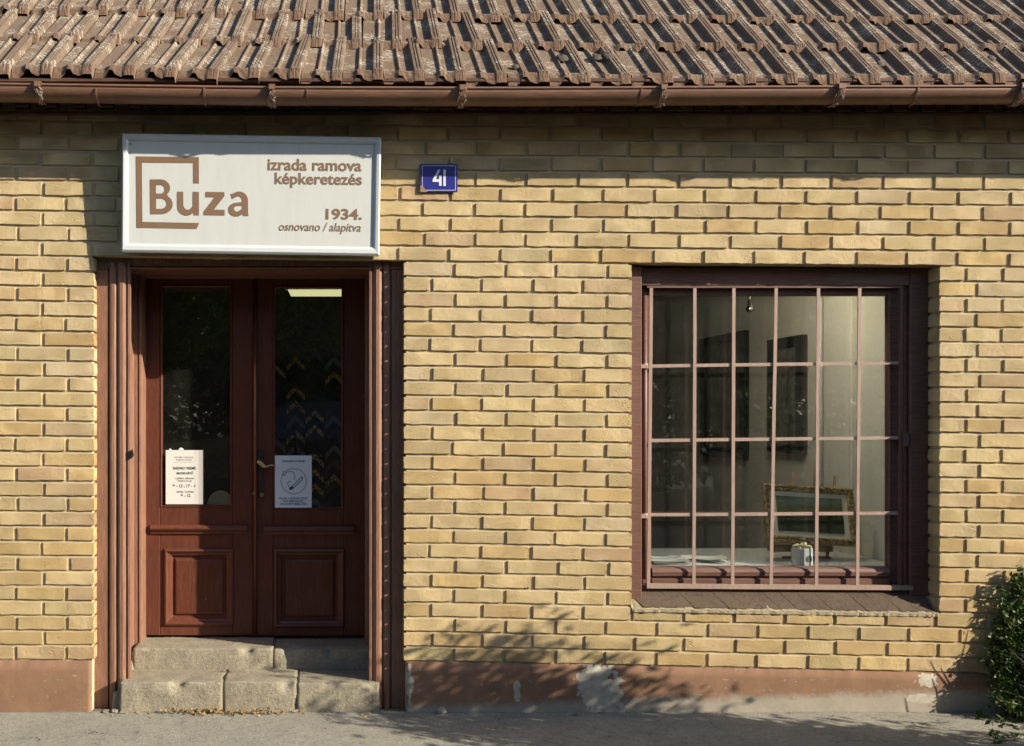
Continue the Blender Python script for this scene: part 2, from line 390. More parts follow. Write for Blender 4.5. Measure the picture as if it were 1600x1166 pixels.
def glass(name, refl=1.0, dirt=.03):
    m = NT(name); t = m.t; t.nodes.remove(m.b)
    tr = m.n('ShaderNodeBsdfTransparent'); tr.inputs[0].default_value = (.95, .965, .955, 1)
    gl = m.n('ShaderNodeBsdfGlossy'); gl.inputs['Roughness'].default_value = .004
    bp = m.bump(m.noise(1.6, 2, .5), .05, .01); m.L(bp, gl.inputs['Normal'])
    dt = m.n('ShaderNodeVectorMath', operation='DOT_PRODUCT'); m.L(m.geo.outputs['Normal'], dt.inputs[0]); m.L(m.geo.outputs['Incoming'], dt.inputs[1])
    one = m.math('SUBTRACT', 1.0, m.math('ABSOLUTE', dt.outputs['Value']), True)
    f2 = m.math('ADD', m.math('MULTIPLY', m.math('POWER', one, 5.0), .96), .11*refl, True)
    mx = m.n('ShaderNodeMixShader'); m.L(f2, mx.inputs[0]); m.L(tr.outputs[0], mx.inputs[1]); m.L(gl.outputs[0], mx.inputs[2])
    df = m.n('ShaderNodeBsdfDiffuse'); df.inputs[0].default_value = (.5, .48, .42, 1)
    dm = m.ramp(m.noise(7, 6, .75), [(.35, dirt*.3), (.8, dirt*1.6)])
    m2 = m.n('ShaderNodeMixShader'); m.L(dm, m2.inputs[0]); m.L(mx.outputs[0], m2.inputs[1]); m.L(df.outputs[0], m2.inputs[2])
    m.L(m2.outputs[0], m.out.inputs[0]); return m.mat
M['glass'] = glass('window_glass', 1.0, .012)
M['car_glass'] = simple('car_glass', (.02, .025, .03), .03, .9)
def emit(name, c, s):
    m = NT(name); e = m.n('ShaderNodeEmission'); e.inputs[0].default_value = c+(1,); e.inputs[1].default_value = s
    m.L(e.outputs[0], m.out.inputs[0]); return m.mat
M['tube'] = emit('fluorescent_tube', (.95, .9, .45), .45)
def leafm(name, a, b, trans=.25):
    m = NT(name); n = m.noise(1.7, 4, .6); n2 = m.noise(60, 2, .5)
    c = m.mix(m.ramp(m.math('ADD', m.math('MULTIPLY', n, .5), m.math('MULTIPLY', n2, .5)), [(.35, 0.0), (.65, 1.0)]), a, b)
    m.fin(c, .5, None, .4)
    tl = m.n('ShaderNodeBsdfTranslucent'); m.L(m.mix(1, c, (1.0, 1.1, .5), 'MULTIPLY'), tl.inputs[0])
    mx = m.n('ShaderNodeMixShader'); mx.inputs[0].default_value = trans
    m.L(m.b.outputs[0], mx.inputs[1]); m.L(tl.outputs[0], mx.inputs[2]); m.L(mx.outputs[0], m.out.inputs[0]); return m.mat
M['leaf'] = leafm('shrub_leaf', (.035, .065, .014), (.06, .095, .02)); M['leaf2'] = leafm('tree_leaf', (.06, .10, .022), (.115, .16, .035), .5)
M['dead_leaf'] = simple('dead_leaf', (.34, .21, .07), .8, var=.6)
M['bark'] = simple('bark', (.11, .085, .06), .9, bump=1.0, var=.5)

# ------------------------------------------------------------------ ground
def ground():
    quick('ground', M['soil'], None, lambda m: m.add([(-250,-260,-.24),(250,-260,-.24),(250,240,-.24),(-250,240,-.24)], [(0,1,2,3)]), kind='structure')
    # pavement as a gently uneven sheet
    m = MB(); nx, ny = 150, 22; x0, x1, y0, y1 = -5.5, 7.0, -.56, .04
    for j in range(ny+1):
        for i in range(nx+1):
            x = x0+(x1-x0)*i/nx; y = y0+(y1-y0)*j/ny
            z = .004*mnoise.noise(Vector((x*1.3, y*2, 0))) + .0025*mnoise.noise(Vector((x*7, y*9, 3))) + .012*y
            m.v.append((x, y, z))
    for j in range(ny):
        for i in range(nx):
            a = j*(nx+1)+i; m.f.append((a, a+1, a+nx+2, a+nx+1)); m.m.append(0); m.sm.append(True)
    for (X0, X1) in ((-60, x0), (x1, 60)):
        m.add([(X0,y0,-.007),(X1,y0,-.007),(X1,y1,0),(X0,y1,0)], [(0,1,2,3)])
    m.build('pavement', M['pave'], None, (0, 0, 0), kind='structure')
    m = MB()
    i = 0; x = -30.0
    k = empty('kerb', (0, -1.82, -.15), kind='structure')
    while x < 30:
        if -6 < x < 8: quick('kerb_stone', M['kerb'], k, lambda q: q.bbox(x, x+.985, -1.90, -1.752, -.16, -.016, .012))
        else: m.bbox(x, x+.985, -1.90, -1.752, -.16, -.016, .012)
        x += 1.0
    m.build('kerb_stones_beyond', M['kerb'], k, kind='stuff')
    quick('edging', M['kerb'], None, lambda q: q.bbox(-60, 60, -.62, -.561, -.12, -.012, .008), kind='structure')
    quick('verge', M['soil'], None, lambda q: q.box(-60, 60, -1.751, -.621, -.2, -.03), kind='structure')
    quick('road', M['road'], None, lambda q: q.box(-60, 60, -9.2, -1.902, -.2, -.135), kind='structure')
    quick('far_pavement', M['soil'], None, lambda q: q.box(-60, 60, -12, -9.202, -.2, -.02), kind='structure')
ground()

# ------------------------------------------------------------------ the house
house = empty('house', (0, 0, 0), 'yellow brick shop house with brown door, barred window and clay tiled eave', 'house')
LU = [75, 695, 1560]; LK = [0, 12, 24, 36]
LT = np.array([[187.8, 470, 752, 1031], [195.5, 479.3, 757, 1033], [200.6, 487.8, 770.8, 1052]])
def course(k, u):
    """pixel row of the underside of course k at column u"""
    col = [np.interp(k, LK, r) if 0 <= k <= 36 else (r[0]+(k)*23.5 if k < 0 else r[3]+(k-36)*23.4) for r in LT]
    if u <= LU[1]: return col[0]+(col[1]-col[0])*(u-LU[0])/(LU[1]-LU[0])
    return col[1]+(col[2]-col[1])*(u-LU[1])/(LU[2]-LU[1])
DL, DR, WL_, WR = 147.0, 631.0, 987.0, 1468.0       # opening edges in photo pixels
wall = quick('brick_wall', M['mortar'], house, lambda m: wall_core(m), origin=(0, 0, 0)) if False else None
def wall_core(m):
    yf, yb, g = .0092, .30, .013
    xl, xr = PX(-1500), PX(2700)
    dl, dr, wl, wr = PX(DL)-g, PX(DR)+g, PX(WL_)-g, PX(WR)+g
    zt = 3.32
    def slab(xa, xb, va, vb):
        # front face follows the sloping courses: va / vb are callables u -> pixel row
        n = max(1, int(abs(xb-xa)/.4))
        for i in range(n):
            a = xa+(xb-xa)*i/n; b = xa+(xb-xa)*(i+1)/n
            zs = [vb(a), vb(b), va(b), va(a)]
            m.add([(a,yf,zs[0]),(b,yf,zs[1]),(b,yf,zs[2]),(a,yf,zs[3]),(a,yb,zs[0]),(b,yb,zs[1]),(b,yb,zs[2]),(a,yb,zs[3])],
                  [(0,1,2,3),(7,6,5,4),(0,4,5,1),(3,2,6,7)]+([(0,3,7,4)] if i == 0 else [])+([(1,5,6,2)] if i == n-1 else []))
    uu = lambda x: x/S+U0
    top = lambda x: zt
    head = lambda x: (1112-course(9, uu(x))+1)*S + .0
    sil = lambda x: (1112-course(32, uu(x))-1)*S - .012
    bot = lambda x: -.05
    slab(xl, xr, top, head)
    slab(xl, dl, head, bot); slab(dr, wl, head, bot); slab(wr, xr, head, bot)
    slab(wl, wr, sil, bot)
m_ = MB(); wall_core(m_); wall = m_.build('brick_wall', M['mortar'], house, (0, 0, 0), label='yellow brick wall laid in running bond with pale recessed mortar')

def brick_mesh(seed, L=.245, H=.063, dep=.112, chip=0.0, nx=9):
    r = random.Random(seed)
    out = []
    def edge(ax, ay, bx, by, n, amp):
        nxn, nyn = -(by-ay), (bx-ax); l = math.hypot(nxn, nyn); nxn /= l; nyn /= l
        for i in range(n):
            t = i/n; j = r.uniform(-amp, amp)*(1 if i else .6)
            if chip and r.random() < chip: j -= r.uniform(.001, .0045)
            out.append((ax+(bx-ax)*t+nxn*j, ay+(by-ay)*t+nyn*j))
    h, w = H/2, L/2
    edge(-w, -h, w, -h, nx, .0017); edge(w, -h, w, h, 3, .0014); edge(w, h, -w, h, nx, .0011); edge(-w, h, -w, -h, 3, .0014)
    n = len(out); vs = []
    ins = .0013
    for x, z in out:
        sx = (w-ins)/w; sz = (h-ins)/h
        vs.append((x*sx, r.uniform(-.0006, .0008), z*sz))
    for x, z in out: vs.append((x, .0014+r.uniform(-.0004, .0008), z))
    for x, z in out: vs.append((x*.999, dep, z*.98))
    fs = [tuple(range(n))]
    for i in range(n):
        j = (i+1) % n
        fs.append((i, n+i, n+j, j)); fs.append((n+i, 2*n+i, 2*n+j, n+j))
    return vs, fs
def brick_data(name, seed, **kw):
    vs, fs = brick_mesh(seed, **kw); me = bpy.data.meshes.new(name); me.from_pydata(vs, [], fs)
    me.materials.append(M['brick'])
    me.polygons.foreach_set('use_smooth', [False]*len(fs)); me.update(); return me
BV = [brick_data('brick_%d' % i, 100+i, chip=(.0, .0, .25, .08, .0, .12, 0, .05)[i % 8]) for i in range(12)]
HV = [brick_data('half_brick_%d' % i, 300+i, L=.125, nx=4, chip=.08*(i % 3)) for i in range(6)]
def tone(k, r):
    base = np.array((.52, .41, .24)); x = r.random()
    yel = min(1, max(0, (k-14)/20.))
    if x < .10+.12*yel: c = np.array((.50, .355, .165))
    elif x < .17+.14*yel: c = np.array((.465, .325, .15))
    elif x < .24+.12*yel: c = np.array((.44, .315, .20))
    elif x < .34: c = np.array((.49, .40, .265))
    elif x < .37: c = np.array((.46, .30, .185))
    else: c = base.copy()
    if yel > .2: c = c*(1-.08*yel)*np.array((1.01, .985, .93))
    c = c*.55+base*.45; c = c*(1+r.uniform(-.10, .07)) + np.array([r.uniform(-.006, .006) for _ in range(3)])
    return tuple(np.clip(c, .03, .8))
def joints(k):
    """list of (u0,u1) spans of the bricks of course k"""
    spans = []; r = random.Random(900+k)
    def run(a, b, first, pitch=79.5, j=1.3):
        xs = [a]; x = first
        while x < b-14: 
            if x > a+14: xs.append(x+r.uniform(-j, j))
            x += pitch
        xs.append(b)
        for i in range(len(xs)-1):
            spans.append((xs[i], xs[i+1], i == 0 and a in EDGE, i == len(xs)-2 and b in EDGE))
    odd = k % 2; sh = r.uniform(-2.2, 2.2)
    if k <= 9:
        s0 = 26.0+(40 if odd else 0)+sh; run(-530, 2150, s0-79.55*8, 79.55)
    elif k <= 32:
        run(-530, DL, (67 if odd else 26)+sh-79*8, 79.0)
        run(DR, WL_, (673 if odd else 710)+sh, 79.4)
        run(WR, 2150, (1528 if odd else 1509)+sh, 79.4 if odd else 79.4) if odd else _right_even(spans, r, sh)
    else:
        run(-530, DL, (67 if odd else 26)+sh-79*8, 79.0)
        run(DR, 2150, (673 if odd else 710)+sh, 79.0)
    return spans
def _right_even(spans, r, sh):
    xs = [WR, 1509+sh, 1566.5+sh] + [1645+sh+79.4*i for i in range(7)]
    for i in range(len(xs)-1): spans.append((xs[i], xs[i+1], i == 0, False))
EDGE = (DL, DR, WL_, WR)
def lay_bricks():
    r = random.Random(11); cand = []; rest = []
    for k in range(-2, 37):
        for (a, b, ea, eb) in joints(k):
            ja = 0 if ea else 2.2+r.uniform(-.3, .8); jb = 0 if eb else 3.0+r.uniform(-.3, .9)
            u0, u1 = a+ja, b-jb; uc = (u0+u1)/2
            vt = course(k-1, uc)+3.3+r.uniform(-.5, .5); vb = course(k, uc)-1.1
            w = (u1-u0)*S; h = (vb-vt)*S
            sl = (course(k, u1)-course(k, u0))/(u1-u0)
            x = PX(uc); z = PZ((vt+vb)/2)
            pos = (x+0.0, r.uniform(-.0018, .0016), z+r.uniform(-.0007, .0007))
            rot = (r.uniform(-.010, .010), -(-sl)+r.uniform(-.004, .004), r.uniform(-.005, .005))
            vis = max(0, min(u1, 1600)-max(u0, 0))*max(0, vb-max(vt, 172))
            hid = (u0 > 192 and u1 < 595 and vt > 208 and vb < 400)
            if hid: vis *= .05
            if k <= 3: vis *= .6
            cand.append(dict(k=k, w=w, h=h, pos=pos, rot=rot, vis=vis, c=tone(k, r)))
    full = sorted([c for c in cand if c['w'] >= .17 and c['vis'] > 100], key=lambda c: -c['vis'])[:300]
    half = sorted([c for c in cand if c['w'] < .17 and c['vis'] > 100], key=lambda c: -c['vis'])[:300]
    ids = {id(c) for c in full+half}
    for c in cand:
        hb = c['w'] < .17
        if id(c) in ids:
            me = r.choice(HV if hb else BV)
            o = bpy.data.objects.new('half_brick' if hb else 'brick', me); link(o, wall, c['pos'])
            o.rotation_euler = c['rot']; flip = 1
            o.scale = (c['w']/(.125 if hb else .245), 1, c['h']/.063); o.color = c['c']+(1,)
        else: rest.append(c)
    V = []; F = []; T = []; n0 = 0
    for c in rest:
        hb = c['w'] < .17; vs, fs = brick_mesh(r.randint(0, 30), L=c['w'], H=c['h'], nx=4)
        R = Matrix.Translation(c['pos']) @ __import__('mathutils').Euler(c['rot']).to_matrix().to_4x4()
        for p in vs: V.append(tuple(R @ Vector(p))); T.append(c['c']+(1,))
        for f in fs: F.append(tuple(i+n0 for i in f))
        n0 += len(vs)
    me = bpy.data.meshes.new('bricks_beyond'); me.from_pydata(V, [], F); me.materials.append(M['brick_rest'])
    at = me.color_attributes.new('tone', 'FLOAT_COLOR', 'POINT'); at.data.foreach_set('color', np.array(T).ravel())
    me.update(); o = bpy.data.objects.new('bricks_beyond', me); link(o, wall, (0, 0, 0)); tag(o, kind='stuff')
    print('bricks', len(full), 'half', len(half), 'rest', len(rest))
lay_bricks()

# ------------------------------------------------------------------ plinth
def plinth():
    r = random.Random(5)
    def piece(ua, ub, name, label):
        m = MB(); n = int((ub-ua)/6); top = []; 
        yf = -.006
        for i in range(n+1):
            u = ua+(ub-ua)*i/n; v = course(36, u)+1.5+1.6*mnoise.noise(Vector((u*.09, 0, 0)))+1.2*mnoise.noise(Vector((u*.35, 3, 0)))
            top.append((PX(u), PZ(v)))
        rows = 6
        for j in range(rows+1):
            for i in range(n+1):
                x, zt = top[i]; z = -.06+(zt+.06)*j/rows
                y = yf+.0035*mnoise.noise(Vector((x*5, z*9, 1)))-.004*(1-j/rows)
                if j == rows: y += .004
                m.v.append((x, y, z))
        for j in range(rows):
            for i in range(n):
                a = j*(n+1)+i; m.f.append((a, a+1, a+n+2, a+n+1)); m.m.append(0); m.sm.append(True)
        b = len(m.v); t0 = rows*(n+1)
        for i in range(n+1): x, zt = top[i]; m.v.append((x, .02, zt+.002))
        for i in range(n): m.f.append((t0+i, t0+i+1, b+i+1, b+i)); m.m.append(0); m.sm.append(False)
        for e, s in ((0, 1), (n, -1)):
            c = len(m.v); x = top[e][0]
            for j in range(rows+1): m.v.append((x, .2, m.v[j*(n+1)+e][2]))
            for j in range(rows): m.f.append((j*(n+1)+e, c+j, c+j+1, (j+1)*(n+1)+e)); m.m.append(0); m.sm.append(False)
        m.build(name, M['plinth'], house, (0, 0, 0), label=label)
    piece(-520, 143, 'plinth', 'brown painted plinth left of the door')
    piece(635, 2150, 'plinth', 'brown painted plinth under the window with peeled pale patches')
plinth()

# ------------------------------------------------------------------ roof
TW, TE, PITCH = .2027, .337, math.radians(45)
def tile_mesh(seed, shear=0.0):
    r = random.Random(seed)
    # cross profile: (x fraction, height, flared front height, underside at the front)
    prof = [(0.0, .000, .006), (.03, .000, .006), (.20, .000, .005), (.27, .000, .010), (.355, .001, .022), (.385, .013, .022), (.41, .013, .022),
            (.45, .001, .021), (.52, .000, .017), (.66, .000, .016), (.70, .001, .018), (.745, .025, .024), (.80, .026, .026), (.81, .021, .025), (.825, .021, .025), (.835, .026, .026),
            (.87, .026, .026), (.88, .021, .025), (.895, .021, .025), (.905, .026, .026), (.95, .026, .026), (.985, .024, .024), (.99, -.002, -.004)]
    arch = [max(0.0, 1-abs((x-.40)/.15)) for x, _, _ in prof]
    und = [hf-(.036-.020*min(1, a*1.8)) for (x, h, hf), a in zip(prof, arch)]
    # the front few centimetres swell up, then the nose is cut off upright
    ys = [(.44, 0, 0), (.20, 0, 0), (.088, 0, 0), (.070, .3, 0), (.052, .9, 0), (.038, 1, 0), (.0, 1, .5), (.0, 1, 1)]
    m = MB(); n = len(prof)
    for (y, fl, dr) in ys:
        for i, (x, h, hf) in enumerate(prof):
            hh = h*(1-fl)+hf*fl; hh += r.uniform(-.0006, .0006)
            d = (hf-und[i])
            if dr: yy = .036-d*dr+r.uniform(-.0010, .0010); hh = hf-d*dr+r.uniform(-.0010, .0010)
            else: yy = y+(r.uniform(-.0025, .0025) if y < .05 else 0)
            m.v.append((x*TW+shear*yy, yy, hh))
    for j in range(len(ys)-1):
        for i in range(n-1):
            a = j*n+i; m.f.append((a, a+1, a+n+1, a+n)); m.m.append(0); m.sm.append(False)
    b = len(m.v); last = (len(ys)-1)*n
    for i, (x, h, hf) in enumerate(prof): m.v.append((x*TW+shear*.012, .036-(hf-und[i])+.010, und[i]-.001))
    for i, (x, h, hf) in enumerate(prof): m.v.append((x*TW+shear*.44, .44, -.016))
    for i in range(n-1):
        m.f.append((last+i, last+i+1, b+i+1, b+i)); m.f.append((b+i, b+i+1, b+n+i+1, b+n+i)); m.m += [0, 0]; m.sm += [False, False]
    # ends
    for e in (0, n-1):
        ring = [j*n+e for j in range(len(ys))]+[b+e, b+n+e]; m.f.append(tuple(ring)); m.m.append(0); m.sm.append(False)
    me = bpy.data.meshes.new('roof_tile_%d' % seed); me.from_pydata(m.v, [], m.f); me.materials.append(M['clay'])
    import bmesh
    bm = bmesh.new(); bm.from_mesh(me); bmesh.ops.recalc_face_normals(bm, faces=bm.faces); bm.to_mesh(me); bm.free(); me.update()
    return me
ROWY, ROWZ = -.25, PZ(130, -.25)+.007
def sag(u): return float(np.interp(u, [-400, 60, 350, 800, 1200, 1550], [-22, -15, -9, -2, 1, 0]))
roof = None
def make_roof():
    global roof
    m = MB()
    c, s = math.cos(PITCH), math.sin(PITCH)
    y0, z0 = ROWY+.03, ROWZ-.035
    xl, xr = PX(-900), PX(2500)
    Lr = 3.6
    p = [(y0, z0-.035), (y0+Lr*c, z0+Lr*s-.035), (y0+Lr*c-.02, z0+Lr*s+.0), (y0-.0, z0-.012)]
    m.prism(p, 'x', xl, xr)
    roof = m.build('roof', M['dark_wood'], house, (0, 0, 0), label='steep eave of weathered interlocking clay tiles')
    TV = {}
    r = random.Random(21)
    first = [15.0, 60.0-63.5, 45.0-61, 30.0]           # a joint of each row near the left edge
    pit = [65.0, 63.4, 61.6, 59.5]
    for row in range(4):
        y = ROWY+row*TE*c; z = ROWZ+row*TE*s
        k = (D+y)/D
        u = first[row]-pit[row]*3; i = 0
        while u < 1800:
            ux = u+r.uniform(-1.2, 1.2)
            if ux > -120:
                ucen = ux+31
                ex = float(np.interp(ucen, [20, 75, 280, 445, 590, 720, 850, 975, 1170, 1575], [-.3, -.45, -.5, -.24, -.06, .05, .12, .2, .06, -.04]))
                sh = round(-ex*.43*(1, .7, .5, .4)[row]/.03)
                skew = -sh*.03*.25; key = (r.randint(0, 7), sh)
                if key not in TV: TV[key] = tile_mesh(40+key[0], sh*.03*.8)
                o = bpy.data.objects.new('roof_tile', TV[key])
                x = PX(ux, y)
                zz = z-sag(ucen)*S*k
                o.matrix_local = Matrix.Identity(4)
                link(o, roof, (x, y-.004*r.random(), zz+r.uniform(-.005, .006)))
                R = Matrix.Rotation(PITCH-.045+r.uniform(-.016, .016), 3, 'X') @ Matrix.Rotation(skew+r.uniform(-.02, .02), 3, 'Z') @ Matrix.Rotation(r.uniform(-.022, .022), 3, 'Y')
                o.rotation_euler = R.to_euler(); o.scale = (pit[row]*S*k/TW*.985, 1, 1)
            u += pit[row]; i += 1
    # moss lumps and windblown debris caught on the tiles
    for (u, v, row, sz) in [(878, 92, 0, .022), (950, 89, 0, .028), (932, 90, 0, .02), (1375, 100, 0, .018), (1350, 95, 0, .014), (1480, 92, 0, .018), (1548, 93, 0, .02), (480, 60, 1, .018), (322, 5, 2, .013), (378, 6, 2, .013), (1095, 30, 2, .015), (1500, 68, 1, .018), (1545, 68, 1, .018), (700, 2, 2, .014), (805, 105, 0, .014)]:
        # put the lump on the roof plane where the pixel's view ray meets it
        yy = ROWY; 
        for _ in range(30):
            zz = ROWZ+(yy-ROWY)*math.tan(PITCH)+.012; vv = V0-(zz-ZC)/S*D/(D+yy)
            yy += (vv-v)*.0035
        q = MB(); rr = random.Random(u); n = 8
        x0 = PX(u, yy)
        for a in range(n):
            for b in range(5):
                th = 2*math.pi*a/n; ph = math.pi*b/8
                d = sz*(1+.25*rr.uniform(-1, 1))
                q.v.append((x0+1.3*d*math.cos(th)*math.cos(ph), yy-.004+d*math.sin(th)*math.cos(ph)*.9, zz+d*.7*math.sin(ph)+(d*math.sin(th)*math.cos(ph))*.9))
        for a in range(n):
            for b in range(4):
                a2 = (a+1) % n; q.f.append((a*5+b, a2*5+b, a2*5+b+1, a*5+b+1)); q.m.append(0); q.sm.append(True)
        q.build('moss_clump', M['moss'], roof)
make_roof()

# ------------------------------------------------------------------ gutter and eave boards
def gutter():
    GY, GZ, GR = -.262, PZ(136, -.327)-.003, .064
    m = MB(); n = 12; xl, xr = PX(-700), PX(2400); N = 60
    ring = [(math.pi+math.pi*i/n) for i in range(n+1)]
    for s in range(N+1):
        x = xl+(xr-xl)*s/N; u = x/S/(.94)+U0
        dz = -float(np.interp(u, [-300, 0, 400, 800, 1250, 1600], [-9, -5, 0, 1, -1, -2]))*S
        for a in ring: m.v.append((x, GY+GR*math.cos(a), GZ+dz+GR*math.sin(a)))
        for a in ring[::-1]: m.v.append((x, GY+(GR-.003)*math.cos(a), GZ+dz+(GR-.003)*math.sin(a)))
        # rolled bead on the front lip
    k = 2*(n+1)
    for s in range(N):
        for i in range(k):
            j = (i+1) % k; m.f.append((s*k+i, (s+1)*k+i, (s+1)*k+j, s*k+j)); m.m.append(0); m.sm.append(True)
    path = []
    for s in range(N+1):
        x = xl+(xr-xl)*s/N; u = x/S/(.94)+U0
        dz = -float(np.interp(u, [-300, 0, 400, 800, 1250, 1600], [-9, -5, 0, 1, -1, -2]))*S
        path.append((x, GY-GR+.001, GZ+dz+.001))
    m.tube(path, .007, 8)
    g = m.build('gutter', M['gutter_paint'], house, (0, 0, 0), label='half round brown metal gutter under the tiles')
    for u in (60, 425, 722, 1036, 1312, 1597):
        x = PX(u, -.32); q = MB()
        dz = -float(np.interp(u, [-300, 0, 400, 800, 1250, 1600], [-9, -5, 0, 1, -1, -2]))*S
        w = .012; pts = []
        R1, R2 = GR+.010, GR+.0035
        for i in range(13):
            a = math.pi+math.pi*i/12
            pts.append((a, R1, R2))
        for i, (a, r1, r2) in enumerate(pts):
            for (xx, rr) in ((x-w, r1), (x+w, r1), (x+w, r2), (x-w, r2)):
                q.v.append((xx, GY+rr*math.cos(a), GZ+dz+rr*math.sin(a)))
        for i in range(12):
            for a in range(4):
                b = (a+1) % 4; q.f.append((i*4+a, (i+1)*4+a, (i+1)*4+b, i*4+b)); q.m.append(0); q.sm.append(False)
        q.f += [(0,1,2,3), (48,51,50,49)]; q.m += [0, 0]; q.sm += [False, False]
        # folded ear over the lip
        q.box(x-.018, x+.016, GY-GR-.016, GY-GR+.03, GZ+dz+.006, GZ+dz+.012)
        q.box(x-.014, x+.012, GY-GR-.018, GY-GR-.0125, GZ+dz-.012, GZ+dz+.012)
        q.build('gutter_bracket', M['gutter_paint'], g)
        q = MB(); rr = random.Random(u)
        for t in range(22):       # old cobweb strands hanging on the bracket
            a0 = math.pi*(1.0+rr.uniform(.0, .55)); a1 = a0+rr.uniform(.05, .5)
            R = GR+.013
            p0 = Vector((x+rr.uniform(-.02, .02), GY+R*math.cos(a0), GZ+dz+R*math.sin(a0)+.01)); p1 = Vector((x+rr.uniform(-.025, .025), GY+R*math.cos(a1), GZ+dz+R*math.sin(a1)))
            q.tube([p0, p1], rr.uniform(.0004, .0011), 4)
        q.build('cobweb', M['web'], g, kind='stuff')
    for u in (152, 320, 480, 1430, 1000):        # soldered seam between two lengths
        x = PX(u, -.3); q = MB()
        for i in range(13):
            a = math.pi+math.pi*i/12
            for (xx, rr) in ((x-.004, GR+.003), (x+.004, GR+.003), (x+.004, GR+.0005), (x-.004, GR+.0005)):
                q.v.append((xx, GY+rr*math.cos(a), GZ+rr*math.sin(a)-.001))
        for i in range(12):
            for a in range(4):
                b = (a+1) % 4; q.f.append((i*4+a, (i+1)*4+a, (i+1)*4+b, i*4+b)); q.m.append(0); q.sm.append(False)
        q.build('gutter_seam', M['gutter_paint'], g)
    # boxed eave: soffit board and a toothed board against the wall
    q = MB(); zs = PZ(163, -.03)
    q.bbox(PX(-900), PX(2500), -.235, .005, zs+.045, zs+.065)
    q.bbox(PX(-900), PX(2500), -.055, -.035, zs+.0, zs+.048, .004)
    e = q.build('eave_board', M['dark_wood'], house, (0, 0, 0))
    u = -20
    while u < 1640:
        quick('eave_tooth', M['dark_wood'], e, lambda w: w.bbox(PX(u, -.04), PX(u+21, -.04), -.058, -.012, zs-.034+(-course(0, u)+195)*S*.6, zs+.003, .003)); u += 44.2
    quick('eave_batten', M['dark_wood'], e, lambda w: w.prism([(-.045, 0), (-.012, 0), (-.012, .012), (-.045, .012)], 'x', PX(-900), PX(2500)), origin=None).location.z += zs-.052
gutter()

